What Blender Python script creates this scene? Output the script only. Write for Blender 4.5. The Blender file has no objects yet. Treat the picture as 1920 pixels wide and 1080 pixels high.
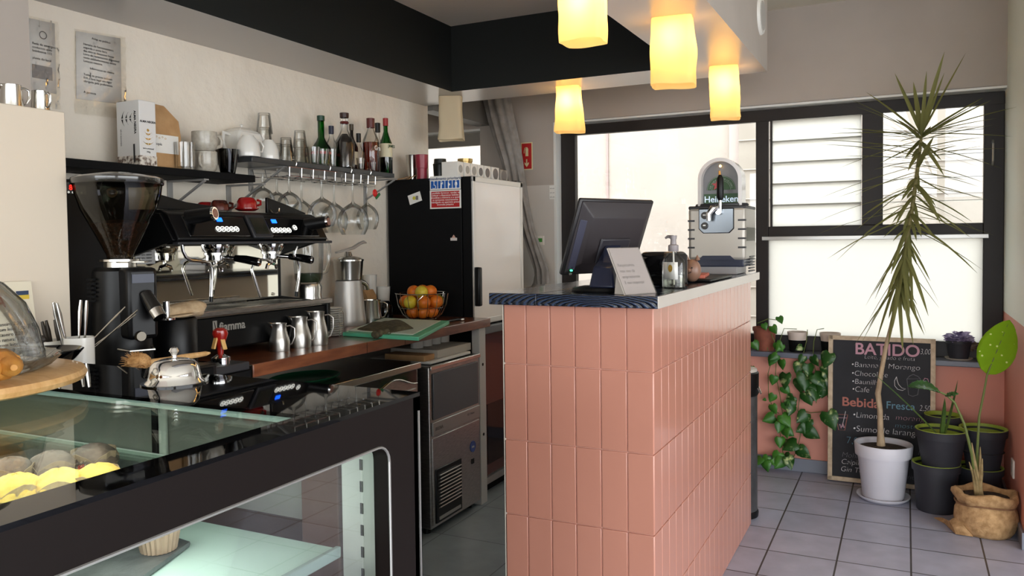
import bpy, bmesh, math, random
import numpy as np
from mathutils import Vector, Matrix
random.seed(7)
PI = math.pi
sc = bpy.context.scene
COL = sc.collection

# ------------------------------------------------------------------ camera
F, CX, CY, H = 1503.0, 960.0, 503.0, 1.35
def _d(u, v): return np.array([u-CX, -(v-CY), -F])
def _n(a): return a/np.linalg.norm(a)
_Y = _n(_d(1700, 443)); _X = -_n(_d(-2100, 488)); _X = _n(_X-_Y*_X.dot(_Y)); _Z = np.cross(_X, _Y)
_M = np.array([_X, _Y, _Z]); _C = np.array([0, 0, H])
def P(u, v, x=None, y=None, z=None):
    """point of the place on a known plane seen along a sight line"""
    r = _M @ _d(u, v)
    t = x/r[0] if x is not None else (y/r[1] if y is not None else (z-H)/r[2])
    return Vector((_C + r*t).tolist())
def depth(p):
    c = _M.T @ (np.array(p, float)-_C); return -c[2]
def sz(px, p): return px*depth(p)/F
cam_d = bpy.data.cameras.new('camera'); cam = bpy.data.objects.new('camera', cam_d); COL.objects.link(cam)
cam_d.sensor_width = 36; cam_d.lens = F*36/1920; cam_d.shift_y = -(540-CY)/1920; cam_d.clip_start = .02
m = Matrix([[*_X, 0], [*_Y, 0], [*_Z, 0], [0, 0, 0, 1]]); m.translation = Vector((0, 0, H)); cam.matrix_world = m
sc.camera = cam

# ------------------------------------------------------------------ world and light
w = bpy.data.worlds.new('world'); sc.world = w; w.use_nodes = True
bg = w.node_tree.nodes['Background']; bg.inputs[0].default_value = (.93, .97, 1.0, 1); bg.inputs[1].default_value = 3.4
sc.view_settings.view_transform = 'Standard'; sc.view_settings.look = 'None'
sc.view_settings.exposure = 1.0; sc.view_settings.gamma = 1.0; sc.view_settings.use_curve_mapping = False
cy = sc.cycles
cy.use_denoising = True; cy.caustics_reflective = False; cy.caustics_refractive = False
cy.max_bounces = 9; cy.diffuse_bounces = 5; cy.glossy_bounces = 5; cy.transmission_bounces = 8; cy.transparent_max_bounces = 24
cy.sample_clamp_indirect = 8
def portal(name, loc, rot, sx, sy):
    l = bpy.data.lights.new(name, 'AREA'); l.shape = 'RECTANGLE'; l.size = sx; l.size_y = sy; l.cycles.is_portal = True
    o = bpy.data.objects.new(name, l); COL.objects.link(o); o.location = loc; o.rotation_euler = rot
portal('portal_back', (-.75, 5.02, 1.4), (-PI/2, 0, 0), 2.5, 1.5)
portal('portal_rear', (.5, -3.45, 1.25), (PI/2, 0, 0), 5.6, 2.3)
portal('portal_right', (3.45, 0, 1.25), (0, PI/2, 0), 2.3, 5.4)

# ------------------------------------------------------------------ materials
def lin(c):
    return tuple(((x/255)/12.92 if x/255 <= .04045 else ((x/255+.055)/1.055)**2.4) for x in c) + (1,)
MATS = {}
def mat(name, rgb=(200, 200, 200), rough=.5, metal=0, coat=0, emit=0, spec=.5, trans=0, ecol=None, sub=0, alpha=1):
    if name in MATS: return MATS[name]
    m = bpy.data.materials.new(name); m.use_nodes = True
    b = m.node_tree.nodes['Principled BSDF']
    b.inputs['Base Color'].default_value = lin(rgb); b.inputs['Roughness'].default_value = rough
    b.inputs['Metallic'].default_value = metal; b.inputs['Specular IOR Level'].default_value = spec
    b.inputs['Coat Weight'].default_value = coat; b.inputs['Coat Roughness'].default_value = .06
    b.inputs['Transmission Weight'].default_value = trans
    if emit: b.inputs['Emission Color'].default_value = lin(ecol or rgb); b.inputs['Emission Strength'].default_value = emit
    MATS[name] = m; return m
def nodes(m): return m.node_tree.nodes, m.node_tree.links, m.node_tree.nodes['Principled BSDF']
def noisy(name, rgb, rgb2, rough=.5, scale=8, bump=0, bscale=None, stretch=(1, 1, 1), coat=0, metal=0, detail=5, dist=.02, spec=.5, ramp=(.35, .65)):
    m = mat(name, rgb, rough, metal, coat, spec=spec); N, L, b = nodes(m)
    g = N.new('ShaderNodeTexCoord'); mp = N.new('ShaderNodeMapping'); mp.inputs['Scale'].default_value = stretch
    L.new(g.outputs['Object'], mp.inputs[0])
    t = N.new('ShaderNodeTexNoise'); t.inputs['Scale'].default_value = scale; t.inputs['Detail'].default_value = detail
    L.new(mp.outputs[0], t.inputs[0])
    r = N.new('ShaderNodeValToRGB'); r.color_ramp.elements[0].color = lin(rgb); r.color_ramp.elements[1].color = lin(rgb2)
    r.color_ramp.elements[0].position = ramp[0]; r.color_ramp.elements[1].position = ramp[1]
    L.new(t.outputs[0], r.inputs[0]); L.new(r.outputs[0], b.inputs['Base Color'])
    if bump:
        t2 = N.new('ShaderNodeTexNoise'); t2.inputs['Scale'].default_value = bscale or scale; t2.inputs['Detail'].default_value = 6
        L.new(mp.outputs[0], t2.inputs[0])
        bp = N.new('ShaderNodeBump'); bp.inputs['Strength'].default_value = bump; bp.inputs['Distance'].default_value = dist
        L.new(t2.outputs[0], bp.inputs['Height']); L.new(bp.outputs[0], b.inputs['Normal'])
    return m
def thin_glass(name, tint=(245, 250, 250), edge=(150, 160, 160), gloss=.06, blend=.35, rough=.01, k=.75, start=.25):
    m = bpy.data.materials.new(name); m.use_nodes = True; N, L = m.node_tree.nodes, m.node_tree.links
    N.clear(); out = N.new('ShaderNodeOutputMaterial'); mx = N.new('ShaderNodeMixShader')
    tr = N.new('ShaderNodeBsdfTransparent'); gl = N.new('ShaderNodeBsdfGlossy'); gl.inputs['Roughness'].default_value = rough
    lw = N.new('ShaderNodeLayerWeight'); lw.inputs[0].default_value = blend
    cr = N.new('ShaderNodeValToRGB'); cr.color_ramp.elements[0].color = lin(tint); cr.color_ramp.elements[1].color = lin(edge)
    cr.color_ramp.elements[0].position = start; cr.color_ramp.elements[1].position = .97
    L.new(lw.outputs['Facing'], cr.inputs[0]); L.new(cr.outputs[0], tr.inputs[0])
    fr = N.new('ShaderNodeMath'); fr.operation = 'MULTIPLY_ADD'; fr.inputs[1].default_value = k; fr.inputs[2].default_value = gloss
    lf = N.new('ShaderNodeFresnel'); lf.inputs[0].default_value = 1.35
    L.new(lf.outputs[0], fr.inputs[0]); L.new(fr.outputs[0], mx.inputs[0]); L.new(tr.outputs[0], mx.inputs[1]); L.new(gl.outputs[0], mx.inputs[2])
    L.new(mx.outputs[0], out.inputs[0]); MATS[name] = m; return m
def translucent(name, rgb, tmix=.6, rough=.6, emit=0, ecol=None, transp=0):
    m = bpy.data.materials.new(name); m.use_nodes = True; N, L = m.node_tree.nodes, m.node_tree.links
    N.clear(); out = N.new('ShaderNodeOutputMaterial')
    d = N.new('ShaderNodeBsdfDiffuse'); t = N.new('ShaderNodeBsdfTranslucent'); mx = N.new('ShaderNodeMixShader'); mx.inputs[0].default_value = tmix
    for n in (d, t): n.inputs[0].default_value = lin(rgb)
    L.new(d.outputs[0], mx.inputs[1]); L.new(t.outputs[0], mx.inputs[2]); last = mx
    if transp:
        tp = N.new('ShaderNodeBsdfTransparent'); m2 = N.new('ShaderNodeMixShader'); m2.inputs[0].default_value = transp
        L.new(last.outputs[0], m2.inputs[1]); L.new(tp.outputs[0], m2.inputs[2]); last = m2
    if emit:
        e = N.new('ShaderNodeEmission'); e.inputs[0].default_value = lin(ecol or rgb); e.inputs[1].default_value = emit
        a = N.new('ShaderNodeAddShader'); L.new(last.outputs[0], a.inputs[0]); L.new(e.outputs[0], a.inputs[1]); last = a
    L.new(last.outputs[0], out.inputs[0]); MATS[name] = m; return m

steel = mat('polished_steel', (200, 197, 190), .2, 1)
satin = mat('satin_steel', (188, 184, 178), .3, 1)
brushed = noisy('brushed_steel', (165, 160, 158), (190, 186, 182), .32, 30, stretch=(1, 1, 12), metal=1)
chrome = mat('chrome', (235, 235, 235), .04, 1)
mirror = mat('mirror_steel', (225, 222, 212), .03, 1)
blk = mat('black_plastic', (9, 9, 10), .38, spec=.3)
blkg = mat('black_gloss', (8, 8, 9), .08, coat=.5)
blkm = mat('black_matt', (12, 12, 13), .7, spec=.15)
blk_paint = mat('black_wall_paint', (26, 28, 26), .75, spec=.25)
dkgrey = mat('dark_grey_plastic', (45, 45, 48), .45)
charcoal = mat('charcoal_plastic', (38, 39, 44), .6)
white = mat('white_plastic', (228, 224, 215), .4)
cream = mat('cream_laminate', (222, 208, 188), .45)
porcelain = mat('white_porcelain', (225, 222, 214), .15, coat=.3)
greyporc = noisy('speckled_grey_glaze', (168, 160, 146), (186, 180, 166), .2, 60)
red = mat('red_glaze', (150, 22, 22), .15, coat=.4)
brown_glaze = noisy('brown_marbled_glaze', (45, 16, 12), (95, 40, 30), .2, 50)
glass = thin_glass('clear_glass')
glass_e = thin_glass('thick_glass', (250, 251, 250), (112, 116, 114), .05, start=.55)
pane_glass = thin_glass('window_glass', (250, 251, 250), (225, 232, 230), .03)
smoke = thin_glass('smoked_glass', (95, 98, 96), (30, 32, 32), .08)
hopper_m = thin_glass('hopper_plastic', (176, 170, 152), (60, 56, 46), .05, start=.4, k=.5)
greenglass = thin_glass('green_bottle_glass', (40, 150, 66), (10, 60, 24), .06)
darkglass = mat('dark_bottle_glass', (22, 14, 12), .06, coat=.5)
frost = translucent('frosted_pane', (226, 226, 222), .9)
paper = noisy('white_paper', (226, 222, 214), (234, 231, 224), .8, 10)
plastic_film = thin_glass('plastic_sleeve', (250, 249, 246), (236, 234, 228), .05, rough=.12)
ink = mat('dark_ink', (40, 38, 38), .7)
greyink = mat('grey_ink', (120, 115, 112), .7)
kraft = noisy('kraft_paper', (168, 128, 84), (190, 150, 104), .8, 14, bump=.4)
gold = mat('gold_foil', (206, 164, 72), .3, .6)
wood_ct = noisy('reddish_worktop_wood', (98, 52, 34), (134, 80, 52), .28, 6, stretch=(6, 1, 6), coat=.4)
board_wood = noisy('light_maple', (206, 158, 100), (228, 186, 130), .4, 6, stretch=(2, 12, 8), coat=.2)
maple_frame = noisy('pale_frame_wood', (182, 160, 132), (206, 186, 158), .6, 12, stretch=(3, 3, 3))
terracotta = noisy('terracotta', (118, 62, 46), (140, 78, 58), .8, 20)
soil = noisy('soil', (30, 22, 16), (64, 48, 36), .95, 60, bump=1.0, dist=.01)
burlap = noisy('burlap', (150, 116, 76), (186, 150, 106), .95, 40, bump=.8, bscale=160, dist=.003)
leafg = noisy('dark_leaf', (30, 62, 22), (54, 92, 34), .4, 12)
leafb = translucent('bright_leaf', (104, 160, 34), .45)
leafd = translucent('dragon_leaf', (134, 134, 84), .4)
variegated = noisy('variegated_leaf', (34, 78, 24), (196, 206, 140), .4, 26, ramp=(.56, .72))
stemm = mat('green_stem', (92, 104, 48), .6)
trunk_m = noisy('trunk_bark', (150, 128, 102), (186, 164, 134), .9, 30, bump=.4, stretch=(1, 1, .4))
purple = noisy('purple_leaf', (104, 90, 134), (188, 176, 214), .6, 40)
potdark = mat('dark_grey_pot', (40, 41, 48), .6)
potgreen = mat('lime_pot_lining', (150, 170, 62), .55)
potwhite = mat('white_glazed_pot', (205, 204, 212), .45)
silver_edge = mat('pale_edge_strip', (205, 196, 186), .3, .2)
alu = mat('aluminium', (178, 176, 172), .35, .8)
frame_dark = mat('dark_bronze_frame', (34, 28, 26), .5, spec=.35)
mint = mat('mint_glass_shelf', (196, 224, 212), .15)
brown_panel = mat('dark_brown_laminate', (20, 13, 11), .5, spec=.15)
orange = noisy('orange_peel', (214, 104, 22), (232, 130, 34), .45, 30, bump=.2, bscale=220, dist=.002)
lemon = noisy('lemon_peel', (216, 186, 40), (228, 206, 70), .4, 30, bump=.2, bscale=200, dist=.002)
lime = noisy('greenish_peel', (120, 120, 40), (150, 136, 50), .45, 20)
muffin_y = noisy('yellow_muffin', (206, 164, 70), (232, 200, 112), .8, 30, bump=.8, bscale=60, dist=.004)
muffin_b = noisy('dark_muffin', (62, 50, 46), (120, 100, 90), .6, 30, bump=.9, bscale=50, dist=.006)
muffin_paper = noisy('brown_muffin_paper', (140, 118, 98), (166, 144, 120), .85, 20)
croissant_m = noisy('baked_crust', (150, 86, 34), (206, 146, 70), .45, 14, bump=.4)
slate = noisy('slate', (70, 74, 74), (100, 104, 102), .5, 14, bump=.5)
beans = noisy('coffee_beans', (30, 16, 10), (84, 50, 34), .5, 110, bump=1, dist=.01)
cloth_b = noisy('beige_cloth', (176, 150, 116), (196, 172, 138), .95, 60, bump=.6, bscale=200, dist=.002)
cloth_g = noisy('olive_cloth', (66, 60, 42), (98, 90, 66), .95, 50, bump=.6, bscale=180, dist=.002)
curtain_m = noisy('grey_curtain', (132, 126, 120), (150, 144, 138), .9, 20)
greenboard = mat('green_cutting_board', (96, 190, 150), .45)
chalk = noisy('blackboard', (22, 22, 27), (30, 31, 37), .7, 6)
ch_white = mat('white_chalk', (222, 218, 220), .9); ch_pink = mat('pink_chalk', (196, 150, 164), .9)
ch_red = mat('red_chalk', (176, 112, 100), .9); ch_blue = mat('blue_chalk', (104, 142, 160), .9); ch_grey = mat('grey_chalk', (120, 118, 124), .9)
hair = noisy('bristle', (190, 140, 84), (226, 178, 120), .9, 80, bump=1, dist=.01)
sign_red = mat('sign_red', (178, 28, 28), .5); sign_blue = mat('sign_blue', (24, 88, 168), .5); sign_white = mat('sign_white', (232, 230, 224), .5)
bulb_m = mat('bulb', (255, 220, 150), .5, emit=12, ecol=(255, 214, 140))
blue_led = mat('blue_display', (20, 80, 255), .4, emit=2.2, ecol=(20, 90, 255))
red_led = mat('red_display', (255, 30, 20), .4, emit=2, ecol=(255, 30, 20))
green_led = mat('green_led', (40, 255, 150), .4, emit=3, ecol=(60, 255, 160))
button_m = mat('lit_button_ring', (240, 240, 232), .4, emit=.55, ecol=(250, 250, 240))
led_strip = mat('led_diffuser', (206, 216, 216), .5, emit=.3, ecol=(200, 235, 232))
pinkred = mat('raspberry_plastic', (142, 40, 58), .35)
amber = thin_glass('amber_liquid', (190, 92, 36), (120, 44, 14), .05)
bluesteel = mat('blue_black_plastic', (28, 34, 56), .35)
skin_pig = noisy('brown_ceramic', (128, 94, 76), (150, 114, 94), .35, 10)

# ------------------------------------------------------------------ mesh helper
class B:
    def __init__(s): s.bm = bmesh.new()
    def quad(s, pts, mi=0):
        f = s.bm.faces.new([s.bm.verts.new(p) for p in pts]); f.material_index = mi; return s
    def box(s, x0, x1, y0, y1, z0, z1, mi=0):
        x0, x1 = min(x0, x1), max(x0, x1); y0, y1 = min(y0, y1), max(y0, y1); z0, z1 = min(z0, z1), max(z0, z1)
        v = [s.bm.verts.new(p) for p in ((x0,y0,z0),(x1,y0,z0),(x1,y1,z0),(x0,y1,z0),(x0,y0,z1),(x1,y0,z1),(x1,y1,z1),(x0,y1,z1))]
        for q in ((0,3,2,1),(4,5,6,7),(0,1,5,4),(1,2,6,5),(2,3,7,6),(3,0,4,7)):
            s.bm.faces.new([v[i] for i in q]).material_index = mi
        return s
    def obox(s, c, ax, ay, az, hx, hy, hz, mi=0):
        c = Vector(c); ax, ay, az = Vector(ax).normalized(), Vector(ay).normalized(), Vector(az).normalized()
        v = [s.bm.verts.new(c+ax*hx*i+ay*hy*j+az*hz*k) for k in (-1,1) for i, j in ((-1,-1),(1,-1),(1,1),(-1,1))]
        for q in ((0,3,2,1),(4,5,6,7),(0,1,5,4),(1,2,6,5),(2,3,7,6),(3,0,4,7)):
            s.bm.faces.new([v[i] for i in q]).material_index = mi
        return s
    def loft(s, rings, cap=True, closed=True, mi=0):
        R = [[s.bm.verts.new(p) for p in r] for r in rings]
        for a, b in zip(R[:-1], R[1:]):
            n = len(a)
            for i in range(n if closed else n-1):
                f = s.bm.faces.new([a[i], a[(i+1) % n], b[(i+1) % n], b[i]]); f.material_index = mi
        if cap and closed:
            for r in (R[0][::-1], R[-1]):
                try: s.bm.faces.new(r).material_index = mi
                except ValueError: pass
        return s
    def lathe(s, prof, c=(0, 0, 0), seg=24, cap=False, mi=0, sx=1, sy=1, flute=0, nf=0):
        rings = []
        for p in prof:
            r, z = p[0], p[1]; r = max(r, 1e-4)
            rings.append([(c[0]+sx*(r*(1+(flute*math.cos(nf*2*PI*k/seg) if nf else 0)))*math.cos(2*PI*k/seg), c[1]+sy*(r*(1+(flute*math.cos(nf*2*PI*k/seg) if nf else 0)))*math.sin(2*PI*k/seg), c[2]+z) for k in range(seg)])
        return s.loft(rings, cap=cap, mi=mi)
    def tube(s, pts, r, seg=8, cap=True, mi=0, flat=1):
        pts = [Vector(p) for p in pts]; n = len(pts); rings = []; up = None
        for i, p in enumerate(pts):
            t = (pts[min(i+1, n-1)]-pts[max(i-1, 0)]).normalized()
            if up is None:
                up = Vector((0, 0, 1)) if abs(t.z) < .9 else Vector((1, 0, 0))
            a = t.cross(up)
            if a.length < 1e-5: a = t.cross(Vector((0, 1, .01)))
            a.normalize(); b = a.cross(t).normalized(); up = b
            rr = r[i] if isinstance(r, (list, tuple)) else r
            rings.append([p+a*rr*math.cos(2*PI*k/seg)+b*rr*flat*math.sin(2*PI*k/seg) for k in range(seg)])
        return s.loft(rings, cap=cap, mi=mi)
    def cyl(s, p0, p1, r0, r1=None, seg=16, mi=0): return s.tube([p0, p1], [r0, r0 if r1 is None else r1], seg, mi=mi)
    def ball(s, c, r, seg=14, ring=8, sq=(1, 1, 1), mi=0, jitter=0):
        rings = []
        for j in range(ring+1):
            a = PI*j/ring; rr = math.sin(a)*r; rr = max(rr, r*.01)
            rings.append([(c[0]+rr*math.cos(2*PI*k/seg)*sq[0]*(1+random.uniform(-jitter, jitter)), c[1]+rr*math.sin(2*PI*k/seg)*sq[1]*(1+random.uniform(-jitter, jitter)), c[2]-math.cos(a)*r*sq[2]) for k in range(seg)])
        return s.loft(rings, mi=mi)
    def prism(s, poly, d, mi=0):
        """poly: 3-D points of a flat outline; d: extrusion vector"""
        d = Vector(d); return s.loft([poly, [Vector(p)+d for p in poly]], mi=mi)
    def done(s, name, mt=None, parent=None, bevel=0, smooth=40, world=False, kind=None, seg=2, solid=0, sub=0):
        bmesh.ops.remove_doubles(s.bm, verts=s.bm.verts, dist=1e-6)
        bmesh.ops.recalc_face_normals(s.bm, faces=s.bm.faces)
        me = bpy.data.meshes.new(name); s.bm.to_mesh(me); s.bm.free()
        if world and parent is not None:
            off = Vector((0, 0, 0)); q = parent
            while q is not None: off += q.location; q = q.parent
            me.transform(Matrix.Translation(-off))
        for mm in (mt if isinstance(mt, (list, tuple)) else [mt]):
            if mm: me.materials.append(mm)
        if smooth:
            me.shade_smooth(); me.set_sharp_from_angle(angle=math.radians(smooth))
        o = bpy.data.objects.new(name, me); COL.objects.link(o)
        if parent: o.parent = parent
        if bevel:
            b = o.modifiers.new('b', 'BEVEL'); b.width = bevel; b.segments = seg; b.limit_method = 'ANGLE'; b.angle_limit = .6
        if solid:
            b = o.modifiers.new('s', 'SOLIDIFY'); b.thickness = solid; b.offset = 0
        if sub:
            b = o.modifiers.new('u', 'SUBSURF'); b.levels = sub; b.render_levels = sub
        if kind: o['kind'] = kind
        return o
def thing(name, label, cat, loc=(0, 0, 0), rz=0, group=None):
    o = bpy.data.objects.new(name, None); COL.objects.link(o); o.empty_display_size = .05
    o.location = loc; o.rotation_euler = (0, 0, rz); o['label'] = label; o['category'] = cat
    if group: o['group'] = group
    return o
def tag(o, label, cat, group=None):
    o['label'] = label; o['category'] = cat
    if group: o['group'] = group
    return o
def copy_tree(o, parent=None):
    c = o.copy(); COL.objects.link(c); c.parent = parent
    for ch in o.children: copy_tree(ch, c)
    return c
def dup(o, loc, rz=None, label=None, scale=None):
    c = copy_tree(o); c.location = loc
    if rz is not None: c.rotation_euler[2] = rz
    if label: c['label'] = label
    if scale: c.scale = scale
    return c
def text(s, size, mt, loc, rot, parent, name='lettering', align='LEFT', extrude=.0004, shear=0, world=True, sx=1, bold=0):
    cu = bpy.data.curves.new('t', 'FONT'); cu.body = s; cu.size = size; cu.align_x = align; cu.extrude = extrude; cu.shear = shear; cu.offset = bold
    o = bpy.data.objects.new('t', cu); COL.objects.link(o)
    dg = bpy.context.evaluated_depsgraph_get(); me = bpy.data.meshes.new_from_object(o.evaluated_get(dg))
    bpy.data.objects.remove(o); bpy.data.curves.remove(cu)
    R = rot if isinstance(rot, Matrix) else Matrix.Rotation(rot[2], 4, 'Z') @ Matrix.Rotation(rot[1], 4, 'Y') @ Matrix.Rotation(rot[0], 4, 'X')
    T = Matrix.Translation(loc) @ R @ Matrix.Diagonal((sx, 1, 1, 1)); me.transform(T)
    if world and parent is not None:
        off = Vector((0, 0, 0)); q = parent
        while q is not None: off += q.location; q = q.parent
        me.transform(Matrix.Translation(-off))
    me.materials.clear(); me.materials.append(mt)
    n = bpy.data.objects.new(name, me); COL.objects.link(n); n.parent = parent; return n
RX = (PI/2, 0, PI/2)      # lettering readable when seen from +X
RY = (PI/2, 0, 0)         # lettering readable when seen from -Y
def st(name, b, mt, **k): return b.done(name, mt, kind='structure', **k)

# ------------------------------------------------------------------ room shell
XL, YB, XR, ZC = -2.58, 4.85, .46, 2.66
def tiled(name, c1, c2, grout, bw, bh, ox, oy, rough, mortar=.004, spec=.5):
    m = mat(name, c1, rough, spec=spec); N, L, b = nodes(m)
    g = N.new('ShaderNodeNewGeometry'); mp = N.new('ShaderNodeMapping'); mp.inputs['Location'].default_value = (-ox, -oy, 0)
    L.new(g.outputs['Position'], mp.inputs[0]); t = N.new('ShaderNodeTexBrick'); t.offset = 0; t.squash = 1
    t.inputs['Scale'].default_value = 1; t.inputs['Brick Width'].default_value = bw; t.inputs['Row Height'].default_value = bh
    t.inputs['Mortar Size'].default_value = mortar; t.inputs['Mortar Smooth'].default_value = .2; t.inputs['Bias'].default_value = 0
    t.inputs['Color1'].default_value = lin(c1); t.inputs['Color2'].default_value = lin(c2); t.inputs['Mortar'].default_value = lin(grout)
    L.new(mp.outputs[0], t.inputs[0])
    nz = N.new('ShaderNodeTexNoise'); nz.inputs['Scale'].default_value = 9; nz.inputs['Detail'].default_value = 8; L.new(g.outputs['Position'], nz.inputs[0])
    mx = N.new('ShaderNodeMixRGB'); mx.blend_type = 'OVERLAY'; mx.inputs[0].default_value = .25
    L.new(t.outputs[0], mx.inputs[1]); L.new(nz.outputs[0], mx.inputs[2]); L.new(mx.outputs[0], b.inputs['Base Color'])
    bp = N.new('ShaderNodeBump'); bp.invert = True; bp.inputs['Strength'].default_value = .5; bp.inputs['Distance'].default_value = .003
    L.new(t.outputs['Fac'], bp.inputs['Height']); L.new(bp.outputs[0], b.inputs['Normal']); return m
floor_m = tiled('floor_tile', (158, 160, 178), (168, 170, 188), (66, 62, 62), .278, .278, .022, 4.11, .38)
floor2_m = tiled('staff_floor_tile', (128, 138, 142), (140, 150, 154), (96, 104, 106), .42, .42, -1.5, 3.55, .4, .003)
plaster = noisy('white_plaster', (228, 218, 202), (236, 226, 210), .85, 3, bump=.45, bscale=13, dist=.022)
wall_grey = noisy('grey_wall_paint', (172, 162, 152), (178, 168, 158), .7, 3)
wall_white = mat('offwhite_wall_paint', (206, 200, 192), .7)
ceil_m = mat('ceiling_paint', (232, 226, 208), .8)
soffit_m = mat('soffit_satin_paint', (186, 182, 178), .28)
pink_m = mat('pink_wall_paint', (214, 146, 128), .7)
skirt_m = mat('grey_skirting_tile', (120, 124, 136), .4)
corner_wall_m = mat('pale_green_white_paint', (232, 236, 224), .6)

st('floor', B().box(-3.6, 3.6, -3.6, 5.05, -.1, 0), floor_m)
st('floor_behind_counter', B().box(-2.58, -1.142, 1.1, 4.85, 0, .003), floor2_m)
st('ceiling', B().box(-3.6, 3.6, -3.6, 5.05, ZC, ZC+.1), ceil_m)
st('wall_left', B().box(XL-.12, XL, -3.5, 4.12, 0, ZC), plaster)
st('wall_column', B().box(XL, -2.3, -.4, 1.5, 1.725, ZC), wall_grey)
st('wall_recess', B().box(-3.6, -3.45, 4.0, 5.05, 0, ZC), wall_white)
st('wall_behind', B().box(-3.5, XL-.06, 4.0, 4.12, 0, ZC), wall_white)
# window wall: grey above the head, off-white panel, pink below the sill
b = B(); b.box(-2.06, XR, YB, 4.99, 2.12, ZC); b.box(-3.45, -2.62, YB, 4.99, 2.12, ZC); b.box(-2.62, -2.06, YB, 4.99, 1.715, ZC)
st('wall_back', b, wall_grey)
st('wall_back_lower', B().box(-2.62, -2.06, YB, 4.99, 0, 1.715), wall_white)
st('wall_back_pink', B().box(-2.06, XR, YB, 4.99, 0, .66), pink_m)
st('wall_recess_lower', B().box(-3.45, -2.62, YB, 4.99, 0, .8), wall_white)
b = B(); b.box(-2.062, XR, 4.80+.05, 4.952, 2.108, 2.122); b.box(-2.075, -2.058, YB-.002, 4.955, .69, 2.12); st('trim_1', b, mat('reveal_white', (226, 226, 222), .4))
b = B(); b.box(-3.45, -2.62, YB, 4.955, 2.105, 2.122); st('trim_2', b, MATS['reveal_white'])
st('trim_3', B().box(-2.06, XR, 4.80, 4.955, .66, .69), mat('grey_stone_sill', (92, 96, 108), .3), bevel=.003)
st('baseboard_back', B().box(-2.06, XR, YB-.012, YB, 0, .075), skirt_m, bevel=.002)
# right wall: lower pink, upper pale
st('wall_right', B().box(XR, XR+.15, 4.0, 5.0, .95, ZC), corner_wall_m)
st('wall_right_pink', B().box(XR, XR+.15, 4.0, 5.0, 0, .95), pink_m)
st('baseboard_right', B().box(XR-.012, XR, 4.0, YB, 0, .075), skirt_m, bevel=.002)
# rest of the room behind the photographer
b = B(); b.box(-3.5, -2.3, -3.6, -3.5, 0, ZC); b.box(3.3, 3.6, -3.6, -3.5, 0, ZC); b.box(-2.3, 3.3, -3.6, -3.5, 2.4, ZC); b.box(.4, .5, -3.6, -3.5, 0, 2.4)
st('wall_rear', b, wall_white)
b = B(); b.box(3.5, 3.6, -3.6, -2.7, 0, ZC); b.box(3.5, 3.6, 2.7, 5.0, 0, ZC); b.box(3.5, 3.6, -2.7, 2.7, 2.4, ZC); b.box(3.5, 3.6, -2.7, 2.7, 0, .1)
st('wall_far_right', b, wall_white)
st('wall_divider', B().box(XR+.15, 3.5, 4.85, 4.99, 0, ZC), wall_white)
st('pavement', B().box(-9, 9, -12, 14, -.16, -.1), noisy('pavement', (170, 166, 160), (186, 182, 176), .9, 4))
# bulkhead ring
zs, zi = 2.16, 2.51
xi, yi, yo = -2.21, 3.776, 4.09
xo = -.614
c1 = P(1274, 126, z=zs); c2 = P(1140, 28, z=zs); dirv = (c2-c1); c3 = c1+dirv*3.2
b = B()
def ringprism(poly, z0, z1, inner=()):
    n = len(poly); lo = [b.bm.verts.new((p[0], p[1], z0)) for p in poly]; hi = [b.bm.verts.new((p[0], p[1], z1)) for p in poly]
    b.bm.faces.new(lo[::-1]).material_index = 1; b.bm.faces.new(hi).material_index = 0
    for i in range(n):
        f = b.bm.faces.new([lo[i], lo[(i+1) % n], hi[(i+1) % n], hi[i]]); f.material_index = 2 if i in inner else 0
ringprism([(XL, -1.2), (xi, -1.2), (xi, yi), (XL, yi)], zs, ZC, (1,))
ringprism([(XL, yi), (xi, yi), (c1.x, yi), (xo, yi), (xo, yo), (XL, yo)], zs, ZC, (1,))
ringprism([(c1.x, yi), (c3.x, c3.y), (xo, c3.y), (xo, yi)], zs, ZC, (0,))
st('trim_4', b, [wall_grey, soffit_m, blk_paint], smooth=0)
st('ceiling_inner', B().box(xi, -.9, -1.2, yi, zi, zi+.02), mat('inner_ceiling_paint', (226, 214, 198), .8))
st('trim_5', B().box(-2.64, -2.54, 4.12, YB, 2.135, ZC), [mat('beam_grey', (120, 116, 110), .5)])
# round speaker on the bulkhead side
t = thing('ceiling_speaker', 'round white speaker grille on the grey side of the ceiling bulkhead', 'speaker', (xo, 3.88, 2.378))
B().cyl((0, 0, 0), (.012, 0, 0), .088, .082, 32).done('rim', white, t)
B().cyl((.010, 0, 0), (.015, 0, 0), .068, .066, 32).done('grille', mat('speaker_grille', (170, 165, 158), .7), t)

# ------------------------------------------------------------------ windows
yf0, yf1 = 4.93, 4.98
def frame(name, rects, m=frame_dark): 
    b = B()
    for r in rects: b.box(r[0], r[1], r[4] if len(r) > 4 else yf0, r[5] if len(r) > 5 else yf1, r[2], r[3])
    return st(name, b, m, bevel=.003)
b = [(-2.06, XR-.001, 2.04, 2.105), (-2.057, -1.957, .775, 2.04), (-.806, -.735, .775, 2.04), (-2.057, XR-.001, .691, .775), (-.735, .365, 1.353, 1.416), (-.227, -.126, 1.416, 2.04), (.365, XR-.001, .775, 2.04)]
w1 = frame('window_1', b)
o = B().box(-1.957, -.806, 4.952, 4.958, .775, 2.04).done('pane', pane_glass, w1, smooth=0)
o = B().box(-.735, .365, 4.952, 4.958, .775, 1.353).done('frosted_pane', frost, w1, smooth=0)
B().box(-.77, .39, 4.915, 4.935, 1.335, 1.358).done('rail', alu, w1, bevel=.002)
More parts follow.
